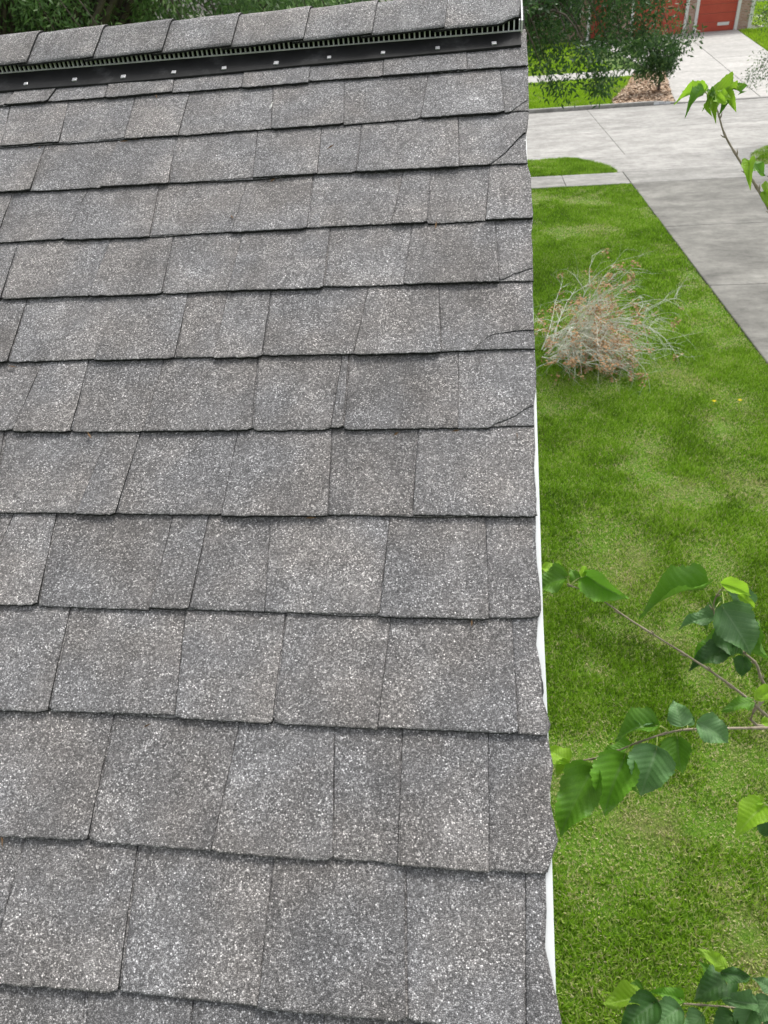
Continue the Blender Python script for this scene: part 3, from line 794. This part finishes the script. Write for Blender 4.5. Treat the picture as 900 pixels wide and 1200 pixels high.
hb('wall', HX0, g2a - .76, Yw + 2.0, Yw + 2.2, -.1, 2.9, M_BRICK)
hb('wall', gx1 + .55, gx1 + .75, Yw + .21, Yw + 9, -.1, 2.9, M_BRICK)
hb('wall', g2a - .75, g2a - .55, Yw + .21, Yw + 1.98, -.1, 2.9, M_BRICK)
for (a, b) in ((gx0, gx1), (g2a, g2b)):
    d = hb('garage_door', a, b, Yw + .12, Yw + .15, -.05, 2.2, M_PINK)
    for q in range(5):
        o = box('door_panel', a + .01 - (gx0 - 5), b - .01 - (gx0 - 5), Yw + .08 - GAR - 4, Yw + .118 - GAR - 4, .0 + q * .44 + .012, (q + 1) * .44 - .012, M_RED, d)
    for xx in (a, b):
        s_ = -1 if xx == a else 1
        hb('door_jamb', min(xx, xx + s_ * .17), max(xx, xx + s_ * .17), Yw - .05, Yw + .19, -.06, 2.36, M_TRIM)
    hb('door_head', a, b, Yw - .05, Yw + .19, 2.2, 2.36, M_TRIM)
hb('corner_board', gx1 + .752, gx1 + .95, Yw - .03, Yw + .25, -.06, 2.9, M_TRIM)
o = hb('white_plate', gx1 - .95, gx1 - .30, Yw + .055, Yw + .079, .26, .42, M_TRIM)
for xx in (HX0 + 1.5, HX0 + 4.2):
    f = hb('window', xx, xx + 1.3, Yw + 1.94, Yw + 1.998, .8, 2.2, M_TRIM)
    box('pane', xx + .08 - (gx0 - 5), xx + .62 - (gx0 - 5), Yw + 1.925 - GAR - 4, Yw + 1.939 - GAR - 4, .88, 2.12, M_GLASS, f)
    box('pane', xx + .68 - (gx0 - 5), xx + 1.22 - (gx0 - 5), Yw + 1.925 - GAR - 4, Yw + 1.939 - GAR - 4, .88, 2.12, M_GLASS, f)
hb('door', g2a - 2.2, g2a - 1.3, Yw + 1.93, Yw + 1.99, 0, 2.1, M_RED)
hb('porch_post', g2a - 2.6, g2a - 2.45, Yw + .5, Yw + .65, 0, 2.9, M_TRIM)
V = [(-7.8, -4.4, 2.9), (gx1 + 1.3 - gx0 + 5, -4.4, 2.9), (gx1 + 1.3 - gx0 + 5, 6, 2.9), (-7.8, 6, 2.9), (-5, .8, 5.2), (gx1 - 2 - gx0 + 5, .8, 5.2)]
mesh('roof', V, [[0, 1, 5, 4], [1, 2, 5], [2, 3, 4, 5], [3, 0, 4], [3, 2, 1, 0]], M_FROOF, bh)
# garden path to the right of the garage
pth = empty('path', (0, 0, 0), kind='structure')
pa, pb, pc, pd = G(874, 24), G(889, 33), G(882, 33), G(870, 27)
pz = lambda y: min(zfar(y), 1.2) + .02
slab('slab', [(gx1 + 1.6, GAR + .3), (gx1 + 9, GAR + .3), (gx1 + 9, GAR + 1.5), (gx1 + 1.6, GAR + 1.5)], pz, M_FARDRIVE, pth)
slab('slab', [(gx1 + 1.7, GAR + 1.6), (gx1 + 3.2, GAR + 1.6), (gx1 + 3.6, GAR + 9), (gx1 + 2.1, GAR + 9)], pz, M_FARDRIVE, pth)

# ------------------------------------------------------------------ trees
k = NT('bark', .9, .2); k.bump(k.noise(30, 5, .7), .02, .8); M_BARK = k.col(k.ramp(k.noise(14, 5, .7), [(.3, (.05, .04, .032)), (.7, (.16, .135, .11))]))
k = NT('twig_bark', .8, .3); k.bump(k.noise(300, 3, .7), .001, .6); M_TWIG = k.col(k.ramp(k.noise(60, 4, .7), [(.3, (.20, .16, .11)), (.7, (.42, .36, .28))]))
M_OAK = leafcol('oak_leaf', [(0, (.035, .08, .028)), (.5, (.07, .15, .045)), (.85, (.12, .22, .065)), (1, (.22, .33, .11))], .4, .35)
M_SHRUB = leafcol('willowy_leaf', [(0, (.05, .105, .035)), (.5, (.11, .21, .06)), (.82, (.20, .33, .11)), (1, (.44, .56, .30))], .5, .3)
def leaf_cloud(name, centers, spread, nper, L, Wd, mat, parent, seed, droop=.4, zmin=None):
    rg = np.random.default_rng(seed)
    C = np.repeat(np.array(centers), nper, axis=0); n = len(C)
    off = rg.normal(0, 1, (n, 3)); off /= np.linalg.norm(off, axis=1)[:, None]; off *= (rg.random(n) ** .5)[:, None] * spread
    P = C + off
    d = off / spread * .7 + rg.normal(0, .55, (n, 3)); d[:, 2] -= droop; d /= np.linalg.norm(d, axis=1)[:, None]
    s = np.cross(d, rg.normal(0, 1, (n, 3))); s /= np.linalg.norm(s, axis=1)[:, None]
    ln = L * rg.uniform(.6, 1.25, n)[:, None]; wd = Wd * rg.uniform(.7, 1.2, n)[:, None]
    nn = np.cross(d, s)
    v = np.stack([P, P + d * ln * .5 + s * wd + nn * wd * .4, P + d * ln, P + d * ln * .5 - s * wd + nn * wd * .4], 1).reshape(-1, 3)
    tint = np.repeat(np.clip(rg.beta(2, 2, n) * .8 + (np.repeat(rg.random(len(centers)), nper) - .5) * .5 + .1, 0, 1), 4)
    nv = len(v); nf = nv // 4
    me = bpy.data.meshes.new(name); me.vertices.add(nv); me.vertices.foreach_set('co', v.ravel().astype('f4'))
    me.loops.add(nv); me.loops.foreach_set('vertex_index', np.arange(nv, dtype='i4'))
    me.polygons.add(nf); me.polygons.foreach_set('loop_start', np.arange(0, nv, 4, dtype='i4')); me.polygons.foreach_set('loop_total', np.full(nf, 4, dtype='i4'))
    a = me.attributes.new('tint', 'FLOAT', 'POINT'); a.data.foreach_set('value', tint.astype('f4'))
    me.materials.append(mat); me.update(calc_edges=True)
    o = bpy.data.objects.new(name, me); COL.objects.link(o); o.parent = parent
    return o
def tree(name, base, targets, label, mat, L, Wd, spread, nper, seed, trunk_r=.16, fork=2.2, cat='tree', sub=3, group=None, jit=.35, droop=.4, kindl=None):
    """trunk forks at height fork; limbs run to every target; twigs end in leaf sprays"""
    rd = random.Random(seed); base = Vector(base)
    t = empty(name, base, label=label, cat=cat, group=group)
    V, F = [], []
    top = Vector((rd.uniform(-.1, .1), rd.uniform(-.1, .1), fork))
    tube_geo(spline([Vector((0, 0, -.1)), top * .5 + Vector((.04, .03, 0)), top], 5), [trunk_r * (1.25 - .5 * q / 10) for q in range(11)], 9, V, F)
    mesh('trunk', V, F, M_BARK, t, True)
    V, F = [], []; cents = []
    for tg in targets:
        e = Vector(tg) - base
        mid = top.lerp(e, .72) + Vector((rd.uniform(-.2, .2), rd.uniform(-.2, .2), .5 + .22 * (e - top).length))
        P = spline([top, mid, e], 6); n = len(P)
        tube_geo(P, [max(.004, trunk_r * .34 * (1 - q / n) ** 1.8) for q in range(n)], 5, V, F, False)
        cents.append(tuple(e))
        for _ in range(sub):
            q = rd.randint(n // 2, n - 1); s0 = P[q]
            e2 = s0 + Vector((rd.uniform(-1, 1), rd.uniform(-1, 1), rd.uniform(-.9, .5))) * jit * 1.6
            tube_geo(spline([s0, s0.lerp(e2, .5) + Vector((0, 0, .05)), e2], 3), [.008, .006, .006, .005, .004, .003, .002], 3, V, F, False)
            cents.append(tuple(e2)); cents.append(tuple(s0.lerp(e2, .55)))
    mesh('limbs', V, F, M_BARK, t)
    leaf_cloud('crown', cents, spread, nper, L, Wd, mat, t, seed, droop)
    return t

# oak whose low boughs hang in at the upper right (trunk stands behind the ridge)
rd = random.Random(5)
tg = []
for (x, y, t_) in [(640, 20, 11.5), (625, 45, 11), (655, 55, 11.5), (690, 15, 12), (700, 45, 11.5), (672, 80, 11), (700, 85, 11.5), (640, 75, 11), (735, 20, 12), (730, 50, 11.5), (755, 40, 12),
                   (770, 10, 12), (700, 108, 11.2), (645, 95, 11), (735, 80, 12), (775, 35, 12.5), (800, 5, 12.5), (810, 40, 12.5), (620, 10, 11), (665, 35, 12), (718, 68, 11.5), (790, 55, 12.5), (700, -10, 12), (750, 0, 12), (645, -10, 12),
                   (660, 5, 11.4), (712, 28, 11.9), (628, 62, 11.3), (746, 62, 12.1), (682, 60, 11.8), (722, 5, 11.7)]:
    tg.append(tuple(at(x + rd.uniform(-4, 4), y + rd.uniform(-4, 4), t_)))
for _ in range(26):
    a = rd.uniform(0, 6.28); r = rd.uniform(.8, 3.2)
    tg.append((-.6 + r * math.cos(a), 13 + r * math.sin(a), rd.uniform(4.4, 7)))
tree('oak_tree', (-.6, 12.6, 0), tg, 'dark green oak with small leaves hanging in front of the street at upper right', M_OAK, .095, .016, .25, 74, 11, .2, 2.6, sub=2, jit=.26)
# second oak at the right edge
b2 = ground(903, 172)
tg = [tuple(at(x, y, t_)) for x, y, t_ in [(893, 85, 18), (903, 95, 18), (905, 75, 18.5), (885, 92, 18), (900, 30, 18.5), (895, 22, 18), (915, 60, 19), (920, 100, 19)]]
for _ in range(22):
    a = rd.uniform(0, 6.28); r = rd.uniform(.3, 2.2)
    tg.append((b2.x + 2.4 + r * math.cos(a), b2.y + r * math.sin(a), rd.uniform(4, 6.5)))
tree('oak_tree', (b2.x + .1, b2.y, 0), tg, 'oak at the right edge with only its leaf tips and dark trunk in view', M_OAK, .07, .012, .24, 60, 12, .07, 2.4, sub=2, jit=.22)
# young tree in the mulch bed
yb_ = G(771, 108)
tg = [tuple(at(x, y, 27.2)) for x, y in [(760, 70), (772, 66), (782, 72), (756, 80), (770, 80), (786, 80), (766, 74), (778, 84), (750, 66), (742, 74), (748, 84)]]
tree('young_tree', (yb_.x, yb_.y, zfar(yb_.y)), tg, 'small bushy young tree standing in the tan mulch bed', M_OAK, .11, .03, .30, 90, 13, .05, .95, sub=2, jit=.3)
# leafy tree behind the ridge, upper left
tg = []
for _ in range(210):
    x = rd.uniform(-60, 400); y = rd.uniform(-40, 62); tt = rd.uniform(5.2, 7.6)
    if abs(x - 203) < 26 and y < 34 and rd.random() < .9: continue
    if abs(x - 130) < 16 and y < 22 and rd.random() < .5: continue
    tg.append(tuple(at(x, y, tt)))
tree('willow_tree', (-4.9, 5.2, 0), tg, 'leafy green tree right behind the ridge at upper left', M_SHRUB, .062, .0085, .17, 95, 14, .14, 1.9, sub=1, jit=.25)
tg = []
for _ in range(70):
    x = rd.uniform(-120, 420); y = rd.uniform(-60, 60); tt = rd.uniform(12, 15)
    if 145 < x < 262 and y < 40: continue
    if 95 < x < 165 and y < 20: continue
    tg.append(tuple(at(x, y, tt)))
tree('hedge_tree', (-9.2, 11.5, 0), tg, 'darker broad tree farther back behind the upper left foliage', M_OAK, .12, .03, .55, 130, 15, .2, 2.0, sub=1, jit=.5)

# ------------------------------------------------------------------ dead brush on the lawn
k = NT('dead_twig', .85, .2); M_DEAD = k.col(k.ramp(k.noise(9, 4), [(.3, (.46, .47, .40)), (.7, (.82, .83, .74))]))
M_BROWN = NT('dead_leaf', .8, .2).col((.36, .22, .11))
dc = ground(643, 425)
bush = empty('dead_shrub', (dc.x, dc.y, 0), label='dry grey dead shrub with brown leaf tufts on the lawn', cat='shrub')
rd = random.Random(31); V, F = [], []; LV, LF = [], []
def twig(p, d, ln, r, depth):
    P = [Vector(p)]; d = Vector(d).normalized(); n = 6
    for q in range(n):
        d = (d + Vector((rd.uniform(-.16, .16), rd.uniform(-.16, .16), rd.uniform(-.12, .06) - .085 * (q / n) * (2 - depth * .4)))).normalized()
        P.append(P[-1] + d * ln / n)
        if P[-1].z < .03: P[-1].z = .03
    tube_geo(P, [r * (1 - .8 * q / n) for q in range(n + 1)], 4 if depth < 2 else 3, V, F, False)
    if depth < 3:
        for _ in range(5 if depth == 0 else 3 if depth == 1 else 2):
            q = rd.randint(1, n); a = Vector((rd.gauss(0, .42), rd.gauss(0, .42), rd.gauss(.12, .35)))
            twig(P[q], (d + a), ln * rd.uniform(.45, .7), r * .55, depth + 1)
    if depth >= 1 and rd.random() < .20:
        c = P[rd.randint(2, n)]
        if c.x > dc.x * 0 + 1.9 - dc.x and rd.random() < .75: return
        for _ in range(rd.randint(7, 14)):
            e = c + Vector((rd.gauss(0, .025), rd.gauss(0, .025), rd.gauss(0, .025))); a = Vector((rd.gauss(0, 1), rd.gauss(0, 1), rd.gauss(0, 1))).normalized() * .032; b_ = a.cross(Vector((0, 0, 1))) * .6
            b = len(LV); LV.extend([e, e + a * .5 + b_, e + a, e + a * .5 - b_]); LF.append([b, b + 1, b + 2, b + 3])
for q in range(46):
    a = rd.uniform(-2.2, 1.35); el = rd.uniform(.10, 1.15)
    if q % 3 == 0: a = rd.uniform(-.5, .9); 
    st = (rd.uniform(-.12, .3), rd.uniform(-.25, .25), rd.uniform(.05, .3))
    twig(st, (math.cos(a) * math.cos(el), math.sin(a) * math.cos(el), math.sin(el)), rd.uniform(.5, 1.15), .0075, 0)
mesh('branches', V, F, M_DEAD, bush, kind='stuff')
mesh('dead_leaves', LV, LF, M_BROWN, bush, kind='stuff')
# two dandelions
for x, y in [(837, 470), (867, 469)]:
    p = ground(x, y, .05)
    V, F = [], []
    for q in range(12):
        a = q * math.pi / 6; b = len(V); V += [(0, 0, 0), (.02 * math.cos(a - .2), .02 * math.sin(a - .2), .006), (.024 * math.cos(a), .024 * math.sin(a), .003), (.02 * math.cos(a + .2), .02 * math.sin(a + .2), .006)]; F.append([b, b + 1, b + 2, b + 3])
    tube_geo([(0, 0, -.05), (0, 0, 0)], .002, 4, V, F)
    o = mesh('dandelion', V, F, NT('yellow_petal', .6, .2).col((.8, .65, .03)), None,
             label='yellow dandelion, the ' + ('left' if x < 850 else 'right') + ' one of two in the lawn below the driveway edge', cat='flower', group='dandelions in the lawn'); o.location = p

# ------------------------------------------------------------------ mulberry tree reaching in from the right
def leaf_material(name, c0, c1, vein, rough=.35, trans=.3):
    k = NT(name, rough, .5)
    uvn = k.n('ShaderNodeUVMap'); uvn.uv_map = 'leaf'
    sp = k.n('ShaderNodeSeparateXYZ'); k.l(uvn.outputs[0], sp.inputs[0])
    ax = k.math('ABSOLUTE', sp.outputs[0])
    vv = k.math('SINE', k.math('MULTIPLY', k.math('SUBTRACT', sp.outputs[1], k.math('MULTIPLY', ax, .62)), 50.0))
    rib = k.ramp(vv, [(.90, 0.0), (1.0, .6)])
    mid = k.ramp(ax, [(.0, 1.0), (.035, 0.0)])
    vein_f = k.mix(1.0, rib, mid, 'LIGHTEN')
    oi = k.n('ShaderNodeObjectInfo')
    c = k.mix(k.noise(30, 3), c0, c1)
    mr = k.n('ShaderNodeMapRange'); mr.inputs[3].default_value = .8; mr.inputs[4].default_value = 1.2; k.l(oi.outputs['Random'], mr.inputs[0])
    c = k.mix(1.0, c, mr.outputs[0], 'MULTIPLY')
    c = k.mix(k.math('MULTIPLY', vein_f, .34), c, vein)
    k.col(c); k.bump(k.math('ADD', k.math('MULTIPLY', vv, -.22), k.noise(90, 2)), .0009, .8)
    tr = k.n('ShaderNodeBsdfTranslucent'); k.l(c, tr.inputs[0]); mx = k.n('ShaderNodeMixShader'); mx.inputs[0].default_value = trans
    out = [n for n in k.t.nodes if n.type == 'OUTPUT_MATERIAL'][0]
    k.l(k.b.outputs[0], mx.inputs[1]); k.l(tr.outputs[0], mx.inputs[2]); k.l(mx.outputs[0], out.inputs[0]); return k.m
ML = {'b': leaf_material('young_leaf', (.27, .50, .03), (.38, .62, .05), (.50, .70, .16), .4, .4),
      'g': leaf_material('green_leaf', (.10, .27, .02), (.18, .38, .04), (.20, .36, .09), .26, .3),
      'd': leaf_material('dark_leaf', (.04, .12, .022), (.075, .19, .04), (.09, .17, .06), .28, .15),
      's': leaf_material('silvery_leaf', (.10, .22, .075), (.17, .32, .12), (.30, .46, .22), .24, .25)}
def leaf_mesh(fold, curl, wave, seed):
    rd = random.Random(seed); nu, nv = 34, 7; V, F, UV = [], [], []
    for i in range(nu + 1):
        t = i / nu
        # heart-shaped outline with a drawn-out tip
        hw = .5 * (math.sin(math.pi * min(1, t * 1.0) ** .62) ** .8) * (1 - .25 * t) * 1.18 if 0 < t < 1 else 0
        if t > .8: hw *= 1 - .35 * (t - .8) / .2
        for j in range(-nv, nv + 1):
            s = j / nv; x = s * hw * (1 + (.045 * math.sin(t * 88) + .03 * math.sin(t * 37 + seed)) * (abs(s) > .95)) * (1 + .12 * mn.noise(Vector((t * 3, seed * 2.3, 1 if s > 0 else -1))))
            y = t - .09 * (1 - t) ** 6 * abs(s)
            z = abs(x) * fold - curl * (t - .3) ** 2 + wave * math.sin(t * 9 + seed) * abs(s) ** 2 * .25 - .013 * math.sin((t - abs(s) * hw * .62) * 50 + .7 * math.sin(seed * 3 + t * 7)) * min(1, abs(s) * 3) + .02 * mn.noise(Vector((s * 2.5, t * 4, seed)))
            V.append((x, y, z)); UV.append((x, t))
    m = 2 * nv + 1
    for i in range(nu):
        for j in range(m - 1): F.append([i * m + j, i * m + j + 1, (i + 1) * m + j + 1, (i + 1) * m + j])
    me = bpy.data.meshes.new('leaf'); me.from_pydata(V, [], F)
    uv = me.uv_layers.new(name='leaf')
    for lp in me.loops: uv.data[lp.index].uv = UV[lp.vertex_index]
    me.polygons.foreach_set('use_smooth', [True] * len(F)); return me
BASEM = [leaf_mesh(.40, .5, .6, 1), leaf_mesh(.85, .7, .5, 2), leaf_mesh(.20, .45, .8, 3), leaf_mesh(.6, -.35, .7, 4)]
LM = {}
for mk in ML:
    for q, b in enumerate(BASEM):
        c = b.copy(); c.materials.clear(); c.materials.append(ML[mk]); LM[(mk, q)] = c
TB = Vector((2.25, -.35, 0))
mt = empty('mulberry_tree', TB, label='mulberry tree with toothed heart-shaped leaves reaching in from the right', cat='tree')
V, F = [], []
tube_geo(spline([(0, 0, -.1), (.05, .03, 1.2), (0, .05, 2.2), (.05, 0, 3.2), (0, .1, 4.4)], 5), [.07 - .0028 * q for q in range(21)], 10, V, F)
mesh('trunk', V, F, M_BARK, mt, True)
def branch(pts, r0, r1, root, nodes=True):
    P = [at(*p) - TB for p in pts]
    P = [Vector(root)] + P if root is not None else P
    Q = spline(P, 7); n = len(Q)
    V, F = [], []
    rad = []
    for q in range(n):
        r = r0 + (r1 - r0) * q / n
        if nodes and q % 5 == 2: r *= 1.35
        rad.append(r)
    tube_geo(Q, rad, 7, V, F)
    if nodes:                      # buds
        for q in range(6, n - 2, 5):
            d = (Q[q + 1] - Q[q]).normalized(); s = d.cross(Vector((0, 1, .3))).normalized() * (1 if q % 2 else -1)
            tube_geo([Q[q], Q[q] + (s * .6 + d * .7) * .008, Q[q] + (s * .6 + d * 1.0) * .014], [.0016, .0018, .0004], 5, V, F)
    return mesh('branch', V, F, M_TWIG, mt, True)
def petiole(br, p0, p1):
    V, F = [], []; m = (p0 + p1) / 2 + Vector((0, 0, .004)); tube_geo(spline([p0, m, p1], 4), .0009, 5, V, F, False)
    return V, F
M_PET = NT('petiole', .5, .4).col((.38, .45, .14))
def leaf(br, bx, by, tx, ty, wpx, tb, tt, kind, shape=0, roll=0.0, node=None):
    """leaf from base to tip; wpx = its width as seen; tb, tt = distances of base and tip"""
    p0 = at(bx, by, tb); p1 = at(tx, ty, tt); ln = (p1 - p0).length; wd = wpx / FPX * (tb + tt) / 2
    Y = (p1 - p0).normalized(); view = (CP - p0).normalized()
    Z = (view * 1.0 + Vector((0, 0, .6))); Z = (Z - Y * Z.dot(Y)).normalized()
    Z = Matrix.Rotation(roll, 3, Y) @ Z; X = Y.cross(Z).normalized()
    o = bpy.data.objects.new('leaf', LM[(kind, shape)]); COL.objects.link(o); o.parent = br
    fold = {0: 1.02, 1: 1.25, 2: 1.0, 3: 1.08}[shape]
    sx_ = .9 * wd * fold / max(.45, abs(math.cos(roll)))
    M = Matrix(((X.x * sx_, Y.x * ln * 1.03, Z.x * ln, p0.x - TB.x), (X.y * sx_, Y.y * ln * 1.03, Z.y * ln, p0.y - TB.y), (X.z * sx_, Y.z * ln * 1.03, Z.z * ln, p0.z - TB.z), (0, 0, 0, 1)))
    o.matrix_local = M
    if node:
        pv, pf = petiole(br, at(*node) - TB, p0 - TB); mesh('leaf_stalk', pv, pf, M_PET, br, True)
    return o
# top bough
b = branch([(1010, 380, 1.75), (940, 300, 1.75), (905, 250, 1.72), (884, 215, 1.7), (866, 187, 1.7), (849, 157, 1.7), (840, 128, 1.7), (829, 112, 1.7)], .0050, .0011, (0.0, .08, 3.3))
N = (829, 112, 1.7)
for a in [(824, 108, 791, 113, 15, 1.70, 1.70, 'b', 1, .2), (828, 104, 803, 103, 13, 1.71, 1.73, 'b', 3, -.3), (824, 110, 803, 126, 13, 1.68, 1.66, 'g', 1, .3),
          (836, 108, 871, 104, 16, 1.7, 1.72, 'b', 3, -.2), (842, 104, 868, 101, 12, 1.73, 1.76, 'b', 0, .4), (838, 110, 858, 113, 15, 1.68, 1.66, 'b', 2, .1), (851, 110, 863, 129, 13, 1.70, 1.69, 'b', 1, .2),
          (836, 114, 838, 141, 16, 1.68, 1.66, 'b', 0, .2), (844, 112, 847, 134, 11, 1.7, 1.7, 'g', 1, -.4), (830, 122, 833, 136, 9, 1.7, 1.69, 'b', 0, .5), (833, 107, 838, 118, 9, 1.67, 1.65, 'g', 0, .2), (822, 106, 797, 107, 11, 1.72, 1.73, 'b', 0, -.5), (856, 104, 876, 108, 9, 1.74, 1.76, 'g', 1, .3), (840, 112, 855, 124, 11, 1.66, 1.64, 'b', 3, .5), (832, 112, 826, 126, 8, 1.67, 1.66, 'b', 1, -.3)]:
    a = list(a); a[2] = a[0] + (a[2] - a[0]) * .88; a[3] = a[1] + (a[3] - a[1]) * .88; a[4] *= .82
    leaf(b, *a, node=N)
N = (868, 192, 1.7)
for a in [(878, 191, 878, 213, 12, 1.69, 1.67, 'b', 1, .2), (881, 192, 897, 203, 15, 1.7, 1.69, 'g', 2, 0)]: leaf(b, *a, node=(870, 197, 1.7))
for a in [(897, 225, 903, 212, 12, 1.7, 1.7, 'b', 1, .1), (897, 226, 900, 242, 10, 1.7, 1.69, 'b', 0, .3)]: leaf(b, *a, node=(893, 232, 1.71))
# middle boughs
b = branch([(1000, 905, 1.5), (940, 868, 1.5), (900, 840, 1.5), (878, 820, 1.5), (838, 790, 1.5), (800, 765, 1.5), (741, 728, 1.5), (700, 700, 1.52), (664, 684, 1.53)], .0046, .0010, (-.05, .1, 2.55))
N = (668, 686, 1.53)
for a in [(663, 676, 626, 690, 34, 1.54, 1.56, 'g', 0, .3), (655, 668, 632, 664, 18, 1.57, 1.6, 'b', 0, .5), (676, 680, 668, 666, 13, 1.53, 1.54, 'g', 2, 0), (682, 676, 686, 661, 7, 1.53, 1.54, 'b', 1, 0),
          (687, 675, 731, 703, 24, 1.54, 1.50, 'g', 1, .5), (688, 684, 716, 700, 16, 1.56, 1.56, 'b', 0, -.6)]: leaf(b, *a, node=N)
leaf(b, 881, 822, 850, 830, 19, 1.49, 1.48, 'g', 2, 0, node=(885, 826, 1.5))
leaf(b, 887, 818, 912, 806, 16, 1.5, 1.5, 'b', 3, 0, node=(888, 828, 1.5))
leaf(b, 893, 846, 912, 850, 12, 1.48, 1.47, 'b', 0, 0, node=(897, 838, 1.5))
b = branch([(960, 850, 1.62), (900, 806, 1.6), (886, 778, 1.59), (868, 762, 1.58), (845, 738, 1.56), (836, 712, 1.55), (843, 693, 1.54), (852, 688, 1.54)], .0042, .0010, (0, .1, 2.7))
N = (837, 715, 1.55)
for a in [(824, 688, 756, 704, 27, 1.54, 1.52, 'g', 1, .35), (840, 722, 797, 731, 21, 1.56, 1.57, 's', 0, .3), (845, 704, 824, 738, 12, 1.6, 1.6, 'g', 0, .5)]: leaf(b, *a, node=N)
N = (846, 692, 1.54)
for a in [(847, 684, 882, 696, 15, 1.50, 1.48, 'b', 1, .1), (866, 697, 886, 713, 11, 1.5, 1.49, 'b', 0, .2), (850, 686, 888, 712, 26, 1.55, 1.56, 's', 0, .1),
          (848, 713, 883, 766, 50, 1.50, 1.47, 's', 0, .0), (846, 735, 876, 772, 34, 1.54, 1.55, 'd', 2, .2), (853, 757, 810, 780, 30, 1.56, 1.55, 'd', 0, .1), (850, 748, 812, 768, 22, 1.59, 1.59, 'g', 0, .3),
          (889, 730, 893, 775, 20, 1.53, 1.52, 'g', 1, .8), (872, 770, 868, 793, 20, 1.57, 1.57, 'd', 0, .2)]: leaf(b, *a, node=N if a[1] < 720 else (858, 752, 1.57))
# lower bough
b = branch([(1010, 862, 1.42), (950, 852, 1.42), (900, 853, 1.42), (830, 854, 1.42), (790, 857, 1.42), (748, 870, 1.43), (710, 885, 1.44), (668, 894, 1.46)], .0040, .0010, (-.1, .08, 2.3))
for a, N in [((799, 849, 790, 820, 28, 1.40, 1.42, 's', 2, 0), (800, 856, 1.42)), ((768, 850, 723, 858, 26, 1.42, 1.42, 'g', 1, .35), (785, 858, 1.42)), ((764, 846, 735, 842, 14, 1.43, 1.43, 's', 0, .2), (785, 858, 1.42)),
          ((819, 847, 856, 869, 36, 1.40, 1.38, 's', 0, 0), (812, 855, 1.42)), ((693, 903, 654, 977, 50, 1.43, 1.40, 'g', 0, .1), (700, 888, 1.44)),
          ((731, 889, 706, 952, 42, 1.42, 1.39, 'g', 1, .1), (738, 873, 1.43)), ((769, 879, 751, 931, 42, 1.40, 1.38, 's', 1, .0), (770, 863, 1.42)), ((794, 866, 797, 906, 28, 1.42, 1.4, 'g', 1, .3), (790, 857, 1.42)),
          ((665, 893, 640, 876, 26, 1.47, 1.50, 'b', 0, .2), (668, 894, 1.46)), ((668, 896, 650, 908, 14, 1.46, 1.46, 'b', 1, .2), (668, 894, 1.46)), ((738, 876, 706, 884, 18, 1.46, 1.47, 'g', 0, .5), (745, 871, 1.43)),
          ((742, 893, 742, 932, 22, 1.44, 1.43, 'g', 1, .6), (745, 871, 1.43)), ((806, 850, 812, 838, 12, 1.44, 1.45, 'd', 0, .0), (805, 856, 1.42))]: leaf(b, *a, node=N)
b = branch([(1000, 990, 1.5), (930, 955, 1.5), (897, 943, 1.5)], .0034, .0011, (-.1, .0, 2.1))
for a in [(893, 946, 864, 974, 28, 1.5, 1.48, 'b', 1, .1), (893, 940, 878, 934, 12, 1.5, 1.51, 'b', 0, .1), (900, 955, 895, 982, 26, 1.52, 1.52, 'd', 0, 0)]: leaf(b, *a, node=(899, 944, 1.5))
# bottom bough
b = branch([(1010, 1215, 1.45), (940, 1196, 1.45), (895, 1186, 1.45), (850, 1180, 1.45), (800, 1176, 1.46), (757, 1172, 1.47)], .0040, .0011, (-.15, -.1, 2.0))
for a, N in [((850, 1134, 822, 1113, 19, 1.42, 1.43, 'b', 2, 0), (862, 1180, 1.45)), ((836, 1147, 822, 1128, 18, 1.47, 1.48, 'g', 0, .2), (862, 1180, 1.45)), ((857, 1143, 815, 1170, 36, 1.43, 1.42, 'd', 2, 0), (862, 1180, 1.45)), ((846, 1140, 882, 1146, 17, 1.41, 1.40, 'd', 0, .3), (862, 1180, 1.45)),
          ((886, 1177, 840, 1171, 20, 1.42, 1.41, 's', 3, 0), (890, 1185, 1.45)), ((905, 1160, 884, 1146, 18, 1.45, 1.46, 's', 0, .1), (900, 1187, 1.45)), ((752, 1167, 706, 1180, 24, 1.47, 1.46, 'b', 3, .2), (757, 1172, 1.47)), ((752, 1160, 725, 1160, 14, 1.48, 1.49, 'g', 0, .5), (757, 1172, 1.47)),
          ((766, 1175, 727, 1207, 36, 1.44, 1.42, 'd', 0, .0), (770, 1173, 1.47)), ((797, 1170, 764, 1161, 17, 1.47, 1.47, 'g', 0, .1), (800, 1176, 1.46)), ((795, 1182, 763, 1206, 32, 1.43, 1.42, 's', 0, .1), (800, 1176, 1.46)),
          ((822, 1190, 803, 1215, 24, 1.43, 1.42, 's', 0, .3), (830, 1179, 1.45)), ((858, 1190, 838, 1214, 28, 1.43, 1.42, 'd', 0, .1), (855, 1180, 1.45)), ((880, 1184, 866, 1212, 24, 1.42, 1.41, 's', 1, .0), (885, 1184, 1.45)), ((902, 1172, 884, 1200, 24, 1.42, 1.41, 's', 0, .2), (900, 1186, 1.45)), ((912, 1190, 900, 1220, 26, 1.42, 1.41, 'd', 0, 0), (900, 1186, 1.45))]: leaf(b, *a, node=N)
